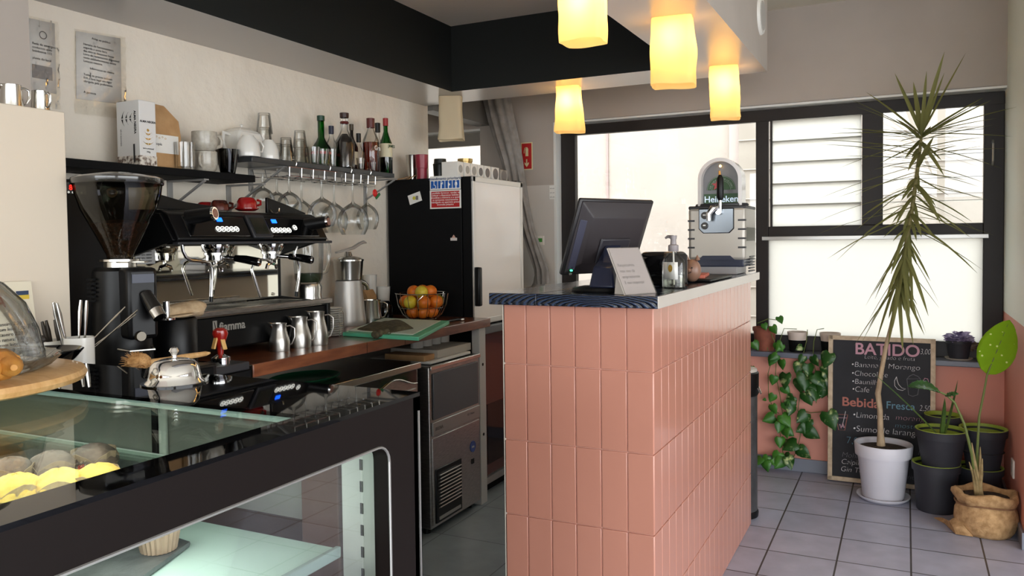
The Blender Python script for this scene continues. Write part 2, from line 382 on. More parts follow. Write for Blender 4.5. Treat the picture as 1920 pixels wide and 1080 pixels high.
for nm, x0, x1 in (('a', -.718, -.227), ('b', -.126, .365)):
    hh = (2.04-1.416)/5
    for k in range(5):
        zc = 1.416+hh*(k+.5)
        q = B(); q.obox(((x0+x1)/2, 4.955, zc), (1, 0, 0), (0, math.cos(.07), math.sin(.07)), (0, -math.sin(.07), math.cos(.07)), (x1-x0)/2-.004, .003, hh/2+.006)
        q.done('louvre_slat', frost if nm == 'a' else MATS['window_glass'], w1, smooth=0)
        B().box(x0, x1, 4.948, 4.956, zc-hh/2-.0014, zc-hh/2+.0014).done('louvre_seal', greyink, w1)
    B().box(x0-.006, x0+.006, 4.925, 4.945, 1.416, 2.04).done('louvre_track', frame_dark, w1)
B().tube([(.405, 4.925, 1.72), (.405, 4.905, 1.74), (.405, 4.905, 1.83), (.405, 4.925, 1.85)], .006, 8).done('window_handle', alu, w1)
w2 = frame('window_2', [(-3.45, -2.62, 2.02, 2.11), (-3.45, -3.40, .8, 2.02), (-2.66, -2.62, .8, 2.02), (-3.45, -2.62, .8, .86)], alu)
B().box(-3.40, -2.66, 4.952, 4.958, .86, 2.02).done('pane', pane_glass, w2, smooth=0)
# pale building across the yard
fac = noisy('pale_pink_render', (158, 148, 139), (164, 154, 145), .9, 2)
t = thing('neighbouring_building', 'pale pink rendered building wall seen through the window', 'building', (0, 8, -.1))
B().box(-8, -1.55, 8.0, 8.4, -.1, 3.7).done('wall', fac, t, world=True)
B().box(-1.45, 4, 7.9, 8.4, -.1, 3.9).done('wing', noisy('pale_cream_render', (142, 134, 124), (152, 144, 134), .9, 2), t, world=True)
B().box(-1.55, -1.45, 7.95, 8.4, -.1, 3.8).done('pilaster', mat('pale_trim', (168, 156, 150), .9), t, world=True)
B().box(-2.82, -2.80, 7.985, 8.0, -.1, 3.7).done('downpipe', mat('pale_pipe', (150, 130, 126), .8), t, world=True)
for k in range(9): B().box(-1.45, 4, 7.88, 7.9, .6+k*.28, .61+k*.28).done('ledge', mat('pale_line', (168, 160, 150), .9), t, world=True)

# ------------------------------------------------------------------ pink tiled counter
cx0, cx1, cy0, cy1, ch = -1.142, -.654, 2.247, 3.855, 1.153
cnt = thing('tiled_counter', 'pink tiled service counter with dark charred wood top', 'counter', ((cx0+cx1)/2, (cy0+cy1)/2, 0))
B().box(cx0+.006, cx1-.006, cy0+.006, cy1-.006, 0, ch).done('core', mat('tile_grout', (212, 160, 142), .8), cnt, world=True)
tw, th = (cx1-cx0)/6, .243
pinktile = noisy('pink_tile_glaze', (190, 130, 110), (198, 138, 118), .22, 1.5, coat=.25)
b = B(); g = .0016
zr = [0, .243, .486, .7235, .9645, ch]
for r in range(5):
    for k in range(6): b.box(cx0+k*tw+g, cx0+(k+1)*tw-g, cy0, cy0+.008, zr[r]+g, zr[r+1]-g)
b.done('end_tiles', pinktile, cnt, bevel=.0018, world=True)
b = B(); n = 20; tl = (cy1-cy0)/n
for r in range(5):
    for k in range(n):
        b.box(cx1-.008, cx1, cy0+k*tl+g, cy0+(k+1)*tl-g, zr[r]+g, zr[r+1]-g)
b.done('side_tiles', pinktile, cnt, bevel=.0018, world=True)
b = B(); b.box(cx0, cx0+.006, cy0, cy1, 0, ch); b.done('back_panel', mat('cream_back_panel', (214, 204, 190), .5), cnt, world=True)
# charred wood top
m_ = mat('charred_wood', (24, 26, 32), .18, coat=.5); N, L, bb = nodes(m_)
g_ = N.new('ShaderNodeTexCoord'); mp = N.new('ShaderNodeMapping'); mp.inputs['Scale'].default_value = (1.0, .3, 5); mp.inputs['Location'].default_value = (-.08, 0, -5.77)
wv = N.new('ShaderNodeTexWave'); wv.wave_type = 'RINGS'; wv.rings_direction = 'Y'; wv.inputs['Scale'].default_value = 13; wv.inputs['Distortion'].default_value = 2.2; wv.inputs['Detail'].default_value = 3; wv.inputs['Detail Scale'].default_value = 2
L.new(g_.outputs['Object'], mp.inputs[0]); L.new(mp.outputs[0], wv.inputs[0])
rp = N.new('ShaderNodeValToRGB'); rp.color_ramp.elements[0].color = lin((16, 20, 30)); rp.color_ramp.elements[1].color = lin((48, 62, 88)); rp.color_ramp.elements[0].position = .45
L.new(wv.outputs[0], rp.inputs[0]); L.new(rp.outputs[0], bb.inputs['Base Color'])
bp = N.new('ShaderNodeBump'); bp.inputs['Strength'].default_value = .4; bp.inputs['Distance'].default_value = .003; L.new(wv.outputs[0], bp.inputs['Height']); L.new(bp.outputs[0], bb.inputs['Normal'])
sx0, sx1, sy0, sy1, sz1 = -1.168, -.626, 2.205, 3.93, 1.189
B().box(sx0, -1.006, sy0, sy1, ch, sz1).done('top_board', m_, cnt, bevel=.002, world=True)
B().box(-1.004, sx1-.003, sy0, sy1, ch, sz1).done('top_board', m_, cnt, bevel=.002, world=True)
B().box(sx1-.003, sx1, sy0, sy1, ch+.001, sz1-.001).done('edge_strip', silver_edge, cnt, world=True)

# ------------------------------------------------------------------ back counter
CT = .953
t = thing('worktop', 'reddish brown wooden worktop along the wall behind the espresso machine', 'worktop', (-2.25, 2.8, .909))
B().box(XL+.001, -1.93, 1.98, 3.66, .909, CT).done('wooden_top', wood_ct, t, world=True, bevel=.003)
for yy in (2.60, 2.87): B().box(-1.9302, -1.9288, yy, yy+.002, .909, CT).done('plank_joint', mat('joint', (50, 28, 20), .8), t, world=True)
b = B(); b.box(-1.99, -1.945, 3.565, 3.63, 0, .909); b.done('end_post', mat('white_metal_post', (196, 194, 190), .35), t, world=True, bevel=.002)
for zz in (.72, .36): B().cyl((-1.946, 3.597, zz), (-1.9435, 3.597, zz), .008).done('bolt_hole', blkm, t, world=True)
t = thing('black_worktop', 'black worktop under the coffee grinder and cutlery cups', 'worktop', (-2.2, 1.1, .9))
B().box(XL+.001, -1.93, .2, 1.978, .90, CT).done('worktop_slab', blkg, t, world=True, bevel=.002)
B().box(XL+.001, -1.98, .2, 1.978, 0, .90).done('cabinet', blkm, t, world=True)
B().box(-1.9295, -1.70, 1.13, 1.66, 0, CT-.002).done('cabinet_return', blkm, t, world=True, bevel=.002)
# glasswasher
t = thing('glasswasher', 'stainless glasswasher with curved black grip under the wooden worktop', 'dishwasher', (-2.2, 2.66, 0))
B().box(-2.5, -1.965, 2.30, 3.02, .03, .80).done('cabinet', brushed, t, world=True, bevel=.004)
B().box(-2.5, -1.945, 2.30, 3.02, .785, .815).done('lid', steel, t, world=True, bevel=.004)
b = B(); pts = [];
for k in range(25):
    yy = 2.32+.68*k/24; pts.append((yy, .742-.020*math.cos(4*PI*k/24)))
b.prism([(-1.962, 2.32, .783)]+[(-1.962, p[0], p[1]) for p in pts]+[(-1.962, 3.0, .783)], (.004, 0, 0)); b.done('grip_recess', blkg, t, world=True)
b = B(); b.tube([(-1.955, p[0], p[1]) for p in pts], .003, 6); b.done('grip_lip', steel, t, world=True)
B().box(-1.966, -1.958, 2.32, 3.0, .05, .70).done('door_panel', brushed, t, world=True, bevel=.003)
for yy in (2.36, 2.96):
    B().cyl((-2.02, yy, 0), (-2.02, yy, .035), .02).done('foot', blk, t, world=True)
t = thing('green_tray', 'dark green oval tray lying on the glasswasher lid', 'tray', (-2.12, 2.45, .815))
B().lathe([(.001, 0), (.10, 0), (.12, .012), (.117, .014), (.098, .004), (.001, .004)], sx=1, sy=1.35, seg=32).done('tray_body', mat('dark_green_enamel', (20, 70, 46), .25), t)
# ice machine
t = thing('ice_machine', 'stainless ice maker with grey flap and louvred vent under the worktop', 'ice machine', (-2.2, 3.3, 0))
ix, ia, ib = -1.94, 3.075, 3.545
B().box(-2.5, ix, ia, ib, .035, .782).done('body', brushed, t, world=True, bevel=.005)
B().box(ix-.002, ix+.012, ia, ib, .765, .785).done('top_trim', steel, t, world=True, bevel=.003)
B().box(ix, ix+.008, ia+.025, ib-.02, .535, .748).done('flap', mat('grey_flap', (92, 92, 96), .5), t, world=True, bevel=.003)
B().box(ix, ix+.010, ia+.012, ib-.01, .462, .525).done('fascia', mat('flap_handle', (168, 166, 162), .35, .6), t, world=True, bevel=.003)
B().box(ix, ix+.006, ia+.012, ib-.01, .05, .452).done('front_panel', brushed, t, world=True, bevel=.002)
v = B().box(ix+.004, ix+.012, ia+.03, ia+.265, .055, .305).done('vent_frame', blk, t, world=True, bevel=.003)
for k in range(10): B().obox((ix+.014, ia+.148, .125+.0165*k), (1, 0, .5), (0, 1, 0), (-.5, 0, 1), .008, .098, .002).done('vent_slat', alu, v, world=True)
B().box(ix+.010, ix+.016, ia+.05, ia+.245, .068, .082).done('vent_slat', alu, v, world=True)
b = B(); b.cyl((ix+.006, ia+.385, .33), (ix+.009, ia+.385, .33), .028, seg=20); q = b.done('badge', mat('blue_badge', (60, 84, 150), .4), t, world=True)
text('ima', .018, sign_white, (ix+.0095, ia+.37, .325), RX, q)
B().box(ix+.006, ix+.009, ia+.37, ia+.395, .245, .27).done('keyhole_plate', blk, t, world=True)
text('BREMA', .022, greyink, (ix+.0115, ia+.03, .486), RX, t, bold=.0006)
text('ICE Maker', .016, greyink, (ix+.0115, ia+.33, .495), RX, t)
for yy in (ia+.04, ib-.04): B().cyl((ix-.05, yy, 0), (ix-.05, yy, .04), .018).done('foot', blk, t, world=True)
# things on the ice machine
q = tag(B().box(-2.3, -1.96, 3.12, 3.50, .7855, .80).done('paper_bag_pile', paper, bevel=.004), 'flat pile of white paper bags lying on the ice machine', 'paper bags')
q = tag(B().box(-2.25, -1.98, 3.22, 3.54, .801, .838).done('carton', mat('pale_carton', (190, 184, 172), .8), bevel=.003), 'pale flat carton on top of the paper bags over the ice machine', 'carton')
q = tag(B().box(-2.2, -1.98, 3.10, 3.19, .801, .828).done('kraft_carton', kraft, bevel=.003), 'small brown carton beside the pale flat carton under the worktop', 'carton')
cupn = ['leftmost', 'second from left', 'third from left', 'rightmost']
for k in range(4):
    c = B().lathe([(.024, 0), (.031, .002), (.033, .045), (.031, .045), (.029, .005), (.001, .005), (.001, 0)], seg=20).done('ramekin', porcelain)
    c.location = (-2.12, 3.255+.082*k, .8385); tag(c, 'small white ramekin, %s of the four on the carton under the worktop' % cupn[k], 'ramekin', 'ramekins under the worktop')

# ------------------------------------------------------------------ fridge on cooler
t = thing('bottle_cooler', 'dark red glass-door bottle cooler under the black fridge', 'cooler', (-2.28, 3.98, 0))
B().box(-2.55, -2.03, 3.68, 4.42, .0, .90).done('cabinet', blkm, t, world=True, bevel=.003)
d = B().box(-2.03, -2.0, 3.69, 4.41, .10, .86).done('door', mat('dark_red_panel', (84, 34, 28), .2, coat=.4), t, world=True, bevel=.003)
B().box(-2.001, -1.997, 3.74, 4.36, .16, .48).done('door_glass', mat('dark_cooler_glass', (26, 10, 9), .06), d, world=True)
B().box(-2.03, -1.99, 3.69, 4.41, .06, .095).done('kick_strip', alu, t, world=True)
B().box(-2.10, -1.985, 3.68, 4.5, .86, .90).done('top_ledge', mat('grey_ledge', (90, 92, 96), .4), t, world=True, bevel=.003)
fz0, fz1, fy0, fy1, fx = .90, 1.69, 3.662, 4.262, -2.03
t = thing('fridge', 'tall black fridge with white framed door at the end of the worktop', 'fridge', (-2.3, 3.96, fz0))
B().box(-2.56, fx-.065, fy0, fy1, fz0, fz1).done('cabinet', blkm, t, world=True, bevel=.004)
B().box(fx-.06, fx-.004, fy0, fy1, fz0+.005, fz1).done('door', blkm, t, world=True, bevel=.004)
b = B(); s = .028
b.box(fx-.004, fx+.006, fy0, fy1, fz1-s, fz1); b.box(fx-.004, fx+.006, fy0, fy1, fz0+.01, fz0+.01+s); b.box(fx-.004, fx+.006, fy0, fy0+s, fz0+.01, fz1); b.box(fx-.004, fx+.006, fy1-s, fy1, fz0+.01, fz1)
b.done('door_frame', mat('silver_door_frame', (200, 196, 190), .3, .4), t, world=True, bevel=.002)
B().box(fx-.004, fx+.002, fy0+s, fy1-s, fz0+.01+s, fz1-s).done('door_glass', mat('pale_window_reflection', (222, 216, 210), .12, coat=.6), t, world=True)  # bright window reflection put into the pale colour of the door glass
B().box(fx, fx+.035, fy0+.005, fy0+.04, 1.01, 1.215).done('door_handle', blk, t, world=True, bevel=.008)
# stickers on the fridge side (faces the camera, -Y)
ys = fy0-.001
def fr(u, v): return P(u, v, y=ys)
def flat_y(name, label, cat, u0, v0, u1, v1, m, h=.0012, dy=0, rot=0):
    a, c = P(u0, v0, y=ys-dy), P(u1, v1, y=ys-dy); cx_, cz_ = (a.x+c.x)/2, (a.z+c.z)/2
    t = thing(name, label, cat, (cx_, ys-dy, cz_)); hw, hh_ = abs(c.x-a.x)/2, abs(a.z-c.z)/2
    b = B().box(-hw, hw, -h, 0, -hh_, hh_)
    if rot: bmesh.ops.rotate(b.bm, verts=b.bm.verts, cent=(0, 0, 0), matrix=Matrix.Rotation(rot, 3, 'Y'))
    b.done('backing', m, t); return t, hw, hh_
t, hw, hh = flat_y('priority_sign', 'white sign with four blue pictograms stuck on the black fridge', 'sign', 806, 331, 864, 354, sign_white)
text('Atendimento prioritario', .0205, mat('sign_text_blue', (70, 80, 110), .6), (t.location.x, ys-.0016, t.location.z+hh*.42), RY, t, align='CENTER', bold=.0003)
for k in range(4):
    xa = t.location.x-hw*.93+k*hw*.475; xb = xa+hw*.42; za = t.location.z-hh*.82; zb = t.location.z+hh*.28
    p = B().box(xa, xb, ys-.002, ys-.001, za, zb).done('pictogram', sign_blue, t, world=True)
    xm = (xa+xb)/2; zm = (za+zb)/2; b = B(); yy = ys-.0026
    b.cyl((xm, yy, zm+.018), (xm, yy+.001, zm+.018), .004, seg=10)
    if k == 0: b.tube([(xm+.010*math.cos(a), yy, zm-.010+.010*math.sin(a)) for a in [i*.4-2.6 for i in range(12)]], .0013, 4); b.tube([(xm, yy, zm+.013), (xm, yy, zm-.002), (xm+.008, yy, zm-.003), (xm+.012, yy, zm-.016)], .002, 4)
    elif k == 1: b.tube([(xm, yy, zm+.012), (xm-.002, yy, zm-.02)], .004, 4); b.tube([(xm, yy, zm+.008), (xm+.010, yy, zm+.002), (xm+.008, yy, zm+.012)], .002, 4); b.ball((xm+.008, yy, zm+.01), .003, 6, 4)
    elif k == 2: b.tube([(xm-.001, yy, zm+.012), (xm-.001, yy, zm-.02)], .0035, 4); b.ball((xm+.004, yy, zm-.001), .006, 8, 5, (1, .1, 1))
    else: b.tube([(xm, yy, zm+.012), (xm, yy, zm-.02)], [.005, .003], 4); b.tube([(xm-.006, yy, zm+.008), (xm-.007, yy, zm-.006)], .0015, 4); b.tube([(xm+.006, yy, zm+.008), (xm+.007, yy, zm-.006)], .0015, 4)
    b.done('symbol', sign_white, p, world=True)
t, hw, hh = flat_y('warning_sign', 'red notice with white border stuck on the black fridge', 'sign', 806, 357.5, 865, 390, sign_white)
B().box(-hw*.9, hw*.9, -.002, -.001, -hh*.86, hh*.86).done('red_field', sign_red, t)
for k, s_ in enumerate(['E proibido fornecer, vender ou', 'colocar a disposicao bebidas', 'alcoolicas a menores e a quem', 'se apresente notoriamente', 'embriagado ou aparente possuir', 'anomalia psiquica']):
    text(s_, .0145, sign_white, (t.location.x, ys-.0024, t.location.z+hh*(.6-.25*k)), RY, t, align='CENTER')
t, hw, hh = flat_y('small_sticker', 'small tilted white sticker with yellow drawing on the black fridge', 'sticker', 766, 363, 790, 380, sign_white, rot=-.28)
B().lathe([(.001, 0), (.010, 0), (.010, .0006), (.001, .0006)], seg=12).done('yellow_mark', mat('sticker_yellow', (200, 190, 60), .6), t).rotation_euler = (PI/2, 0, 0)
t.children[-1].location = (-.004, -.0014, 0)
b = B(); b.box(.006, .022, -.002, -.001, -.01, .012); b.done('grey_mark', greyink, t)
t, hw, hh = flat_y('gnome_magnet', 'small pale magnet with pointed hat on the black fridge', 'magnet', 845, 446, 857, 451, mat('magnet_white', (216, 206, 200), .6), h=.003)
b = B(); b.prism([(-hw*.6, -.003, hh), (hw*.6, -.003, hh), (0, -.003, hh*3.2)], (0, .003, 0)); b.done('hat', mat('magnet_pink', (206, 160, 140), .6), t)
t = thing('fridge_clip', 'small black clip box on the right end of the fridge top', 'clip', P(972, 322, x=-2.06)-Vector((0, 0, .01)))
t.location.z = fz1
B().box(-.03, .01, -.05, .02, 0, .012).done('clip_body', blk, t, bevel=.002)

# ------------------------------------------------------------------ espresso machine
em = thing('espresso_machine', 'black two-group espresso machine with chrome steam wands on the worktop', 'espresso machine', (-2.35, 2.22, CT))
mx, my0, my1 = -2.15, 1.845, 2.615
def E_(name, b, m, **k): k.setdefault('world', True); return b.done(name, m, k.pop('parent', em), **k)
for sgn, yy in ((1, my0), (-1, my1)):
    E_('side_panel', B().prism([(-2.56, yy, .99), (-2.12, yy, .99), (-2.12, yy, 1.11), (-2.38, yy, 1.13), (-2.38, yy, 1.30), (-2.13, yy, 1.365), (-2.19, yy, 1.455), (-2.56, yy, 1.47)], (0, sgn*.02, 0)), blk, bevel=.003)
E_('base', B().box(-2.56, -2.13, my0+.015, my1-.015, .985, 1.10), blk, bevel=.006)
for x_ in (-2.5, -2.18):
    for y_ in (my0+.06, my1-.06): E_('foot', B().cyl((x_, y_, CT), (x_, y_, .99), .022, .018), blk)
b = B(); b.box(-2.14, -2.112, my0+.01, my1+.005, 1.105, 1.125); E_('tray_edge', b, brushed, bevel=.003)
b = B()
for k in range(24): b.cyl((-2.37, my0+.04+k*.0295, 1.118), (-2.14, my0+.04+k*.0295, 1.118), .0035, seg=6)
b.box(-2.38, -2.135, my0+.02, my1-.02, 1.10, 1.108)
E_('drip_grille', b, steel)
E_('backsplash', B().box(-2.395, -2.38, my0+.02, my1-.02, 1.125, 1.345), mirror)
for y_ in (my0+.05, my1-.05): E_('backsplash_screw', B().cyl((-2.38, y_, 1.14), (-2.374, y_, 1.14), .006, seg=10), steel)
for y_ in (my0+.03, my1-.04): E_('backsplash_slot', B().box(-2.381, -2.375, y_-.008, y_+.008, 1.26, 1.30), blk, bevel=.003)
# spec plate reflected paper
q = E_('rating_label', B().box(-2.381, -2.377, my0+.055, my0+.135, 1.285, 1.35), mat('silver_label', (170, 168, 164), .5))
for k in range(5): text('220V 50Hz 3000W', .008, ink, (-2.3765, my0+.058, 1.336-.011*k), RX, q)
# hood
hd = [(-2.56, 1.345), (-2.13, 1.352), (-2.118, 1.37), (-2.165, 1.452), (-2.20, 1.468), (-2.56, 1.475)]
E_('hood', B().prism([(x_, my0+.012, z_) for x_, z_ in hd], (0, my1-my0-.024, 0)), blk, bevel=.004)
E_('hood_lip', B().box(-2.14, -2.112, my0+.005, my1+.01, 1.350, 1.360), dkgrey, bevel=.003)
def fp(y_, h, o=.001):   # point on the slanted control fascia: h 0..1 up
    return Vector((-2.118-.047*h+o, y_, 1.37+.082*h+o*.5))
FN = Vector((.082, 0, .047)).normalized(); FU = Vector((-.047, 0, .082)).normalized()
for y0_, y1_ in ((my0+.06, my0+.335), (my0+.445, my1-.06)):
    E_('control_panel', B().obox(fp((y0_+y1_)/2, .5), FN, (0, 1, 0), FU, .003, (y1_-y0_)/2, .040), blkg, bevel=.004)
E_('centre_badge', B().obox(fp(my0+.39, .5, .004), FN, (0, 1, 0), FU, .006, .046, .048), dkgrey, bevel=.004)
q = E_('badge_window', B().obox(fp(my0+.39, .5, .011), FN, (0, 1, 0), FU, .001, .034, .034), noisy('badge_picture', (24, 30, 22), (52, 46, 38), .3, 30))
RF = Matrix(((0, FU.x, FN.x, 0), (1, 0, 0, 0), (0, FU.z, FN.z, 0), (0, 0, 0, 1)))
def onface(u, v):     # pixel on fascia -> y,h
    p = P(u, v, x=-2.14); return p.y, (p.z-1.37)/.082
for u, v in ((415, 413), (517, 416)):
    y_, h_ = onface(u, v); E_('display', B().obox(fp(y_, h_, .005), FN, (0, 1, 0), FU, .0012, .012, .0075), blue_led)
def ring(u, v, r=.0095):
    y_, h_ = onface(u, v); c = fp(y_, h_, .006); b = B()
    b.tube([c+Vector((0, 1, 0))*r*math.cos(a)+FU*r*math.sin(a) for a in [i*2*PI/14 for i in range(15)]], .0017, 5, cap=False)
    b.obox(c, FN, (0, 1, 0), FU, .0008, .0035, .0025); E_('button', b, button_m)
for k in range(5): ring(405.5+k*8.6, 431)
for k in range(5): ring(508+k*7.5, 433)
ring(551, 428, .0095)
RD = mat('rosewood_inlay', (140, 92, 72), .3)
for u, v, dd in ((352, 408, (0, .02, 0)), (572, 422, (0, .02, 0))):
    p0 = P(u, v, x=-2.16); p1 = p0+Vector((.085, .03, .012))
    k_ = E_('steam_knob', B().cyl(p0, p1, .026, .022, 20), blk)
    d_ = (p1-p0).normalized()
    E_('chrome_ring', B().cyl(p1, p1+d_*.008, .0225, .0215, 20), chrome, parent=k_)
    E_('knob_inlay', B().cyl(p1+d_*.008, p1+d_*.010, .016, .015, 20), RD, parent=k_)
# cup rail wings on the top
for yy0, yy1 in ((my0+.02, my0+.26), (my1-.24, my1-.02)):
    left = yy0 < 2.1
    pr = [(yy0, 1.47), (yy1, 1.47), (yy1, 1.475 if not left else 1.51), ((yy0+yy1)/2, 1.505), (yy0, 1.53 if not left else 1.485)]
    if left: pr = [(yy0, 1.47), (yy1, 1.47), (yy1, 1.487), ((yy0+yy1)/2, 1.497), (yy0+.03, 1.515), (yy0, 1.52)]
    E_('cup_rail', B().prism([(-2.235, a, z_) for a, z_ in pr], (.012, 0, 0)), blk, bevel=.002)
c_ = P(516, 398, x=-2.222)
E_('rail_handle', B().tube([c_+Vector((0, a, z_)) for a, z_ in ((-.03, .008), (-.015, -.004), (.005, -.006), (.02, .004), (.022, .016))], .004, 6), steel)
# groups, portafilters
for gu in (400, 505):
    g0 = P(gu, 462, x=-2.26); gy = g0.y
    G = E_('group_head', B().lathe([(.001, .03), (.048, .03), (.050, 0), (.046, -.012), (.036, -.026), (.036, -.034), (.001, -.034)], c=(-2.25, gy, 1.345), seg=28), chrome)
    E_('group_plate', B().cyl((-2.25, gy, 1.32), (-2.25, gy, 1.312), .040, seg=24), steel, parent=G)
    pf = E_('portafilter', B().lathe([(.001, 0), (.035, 0), (.034, -.022), (.012, -.030), (.001, -.030)], c=(-2.25, gy, 1.315), seg=24), chrome)
    b = B(); b.cyl((-2.22, gy+.008, 1.302), (-2.18, gy+.030, 1.298), .008, seg=10); E_('neck', b, chrome, parent=pf)
    E_('grip', B().tube([(-2.185, gy+.030, 1.299), (-2.145, gy+.042, 1.294), (-2.095, gy+.055, 1.284)], [.012, .015, .016], 12), blkg, parent=pf)
    E_('grip_cap', B().cyl((-2.095, gy+.055, 1.284), (-2.09, gy+.057, 1.283), .0135, .012, 12), chrome, parent=pf)
    b = B(); b.tube([(-2.25, gy, 1.288), (-2.25, gy-.002, 1.275), (-2.25, gy-.022, 1.268), (-2.25, gy-.028, 1.252)], .007, 8); b.tube([(-2.25, gy, 1.275), (-2.25, gy+.022, 1.268), (-2.25, gy+.028, 1.252)], .007, 8)
    E_('spout', b, chrome, parent=pf)
def px_tube(name, pts, x, r, m, **k): return E_(name, B().tube([P(u, v, x=x if not isinstance(x, (list, tuple)) else x[i]) for i, (u, v) in enumerate(pts)], r, 10), m, **k)
wnd = px_tube('steam_wand', [(341, 458), (343, 470), (349, 482), (358, 488), (382, 490), (392, 493), (397, 503), (397, 530), (396, 558)], -2.16, .006, chrome)
px_tube('wand_tip', [(396, 556), (395.5, 566)], -2.16, .0068, blk, parent=wnd)
wnd = px_tube('steam_wand', [(556, 462), (552, 478), (558, 488), (562, 500), (560, 525), (556, 548)], -2.155, .006, chrome)
px_tube('wand_tip', [(556, 547), (555, 556)], -2.155, .0068, blk, parent=wnd)
wnd = px_tube('water_spout', [(508, 493), (500, 487), (486, 487), (476, 494), (472, 505), (478, 525), (488, 557)], -2.2, .0055, chrome)
# brand on lower panel
fx_ = -2.129
p = P(425, 620, x=fx_); text('fiamma', .042, mat('metal_letters', (190, 186, 178), .3, .6), (fx_, P(411, 621, x=fx_).y, P(411, 621, x=fx_).z), RX, em, name='brand_lettering', extrude=.002, bold=.0008)
a = P(399, 624, x=fx_); b = B()
b.prism([(fx_, a.y, a.z), (fx_, a.y+.018, a.z+.0), (fx_, a.y+.018, a.z+.04), (fx_, a.y, a.z+.04)], (.002, 0, 0)); E_('brand_emblem', b, MATS['metal_letters'])
b = B(); b.prism([(fx_+.002, a.y+.004, a.z+.036), (fx_+.002, a.y+.007, a.z+.036), (fx_+.002, a.y+.015, a.z+.004), (fx_+.002, a.y+.011, a.z+.004)], (.0006, 0, 0)); E_('emblem_slash', b, blk)

# knock box with cloth and tamper tool, left front of the machine
kb = P(338, 640, x=-2.02)
t = thing('knock_box', 'round black knock box in front of the espresso machine', 'knock box', (-2.04, kb.y, CT))
B().lathe([(.001, 0), (.060, 0), (.064, .01), (.064, .165), (.060, .17), (.056, .165), (.056, .02), (.001, .02)], seg=32).done('bin', blk, t)
B().cyl((-.06, 0, .155), (.06, 0, .155), .007).done('bar', blkm, t)
t = thing('folded_cloth', 'rolled beige cloth lying on the round black knock box', 'cloth', (-2.04, kb.y, CT+.172))
b = B()
rings = []
for k in range(13):
    s_ = k/12; yy = -.075+.16*s_; rr = .018+.012*s_
    rings.append([(rr*1.35*math.cos(a)*(1+.08*math.sin(5*a+k)), yy+.004*math.sin(3*a), .022+rr*.85*math.sin(a)*(1+.06*math.sin(4*a+k))-.006*(1-s_)) for a in [i*2*PI/20 for i in range(20)]])
b.loft(rings, cap=False); rr = .03
b.tube([(0+.017*math.cos(a)*(1-a/16), .0845, .022+.017*math.sin(a)*(1-a/16)) for a in [i*.5 for i in range(20)]], .003, 4)
b.done('cloth_roll', cloth_b, t, solid=.004)
B().loft([[(-.05, -.08, .006), (.05, -.09, .004), (.055, -.05, .01), (-.045, -.04, .012)], [(-.045, .0, .012), (.055, 0, .004), (.06, .03, .012), (-.04, .04, .018)]], cap=True).done('cloth_flap', cloth_b, t, bevel=.003)
tp = P(312, 572, x=-2.0)
t = thing('chrome_press', 'upright chrome tool with round foot on the knock box', 'tool', (-2.0, tp.y, CT+.172))
B().lathe([(.001, 0), (.026, 0), (.027, .006), (.010, .010), (.0095, .055), (.001, .056)], seg=20).done('tool_body', chrome, t)
# hand tamper with red and wood handle
tp = P(414, 684, x=-1.99)
tq = P(414, 683, x=-1.90)
B().box(-1.9295, -1.862, 1.663, 1.90, 0, CT-.002).done('cabinet_corner', blkm, bpy.data.objects['black_worktop'], world=True, bevel=.002)
t = thing('tamping_mat', 'dark grey tamping station block at the end of the wooden worktop', 'mat', (-1.92, 1.83, CT))
B().box(-.075, .056, -.09, .068, .0, tq.z-CT-.0005).done('block', dkgrey, t, bevel=.004)
t = thing('tamper', 'chrome tamper with red and yellow handle standing on the grey block', 'tamper', (-1.90, tq.y, tq.z))
B().lathe([(.001, 0), (.0285, 0), (.029, .003), (.029, .022), (.020, .026), (.010, .032), (.001, .033)], seg=28).done('base', chrome, t)
B().lathe([(.009, .030), (.0095, .045), (.012, .06), (.020, .082), (.024, .095), (.022, .106), (.012, .113), (.001, .114)], seg=20).done('handle', mat('red_lacquer', (150, 28, 20), .2, coat=.5), t)
b = B(); b.obox((.0165, -.005, .072), (1, -.3, .35), (.3, 1, 0), (-.35, 0, 1), .003, .007, .026); b.obox((.0, -.02, .075), (-.1, -1, .35), (1, -.1, 0), (0, .35, 1), .003, .008, .026); b.done('inlay', mat('yellow_wood', (206, 160, 90), .3, coat=.4), t, bevel=.002)
# cups on the machine
def cup_inv(name, label, u, x, r, h, m, group='cups on the espresso machine', rim=True, z=1.4765):
    p = P(u, 400, x=x); t = thing(name, label, 'cup', (x, p.y, z), group=group)
    B().lathe([(r*1.02, 0), (r, h*.25), (r*.96, h*.6), (r*.75, h*.92), (r*.6, h), (.001, h), (.001, h*.97), (r*.7, h*.88), (r*.92, h*.5), (r*.96, 0)], seg=28).done('bowl', m, t)
    b = B(); b.tube([(r*.8*.7, r*.9, h*.75), (r*.8*.7, r*1.35, h*.7), (r*.8*.7, r*1.35, h*.35), (r*.8*.7, r*.95, h*.25)], .0045, 8); b.done('handle', m, t)
    return t
cup_inv('espresso_cup', 'large red cup turned upside down on the espresso machine', 463, -2.27, .038, .040, red, z=1.4885)
t = thing('cup_saucer', 'red saucer under the upturned red cup on the machine', 'saucer', (-2.27, P(463, 400, x=-2.27).y, 1.4765))
B().lathe([(.001, 0), (.03, 0), (.045, .008), (.045, .011), (.03, .004), (.001, .004)], seg=28).done('plate', red, t)
cup_inv('espresso_cup', 'dark brown cup turned upside down between the red cups', 412, -2.30, .034, .038, brown_glaze)
cup_inv('espresso_cup', 'small red cup turned upside down at the left on the machine', 386, -2.38, .034, .034, red)

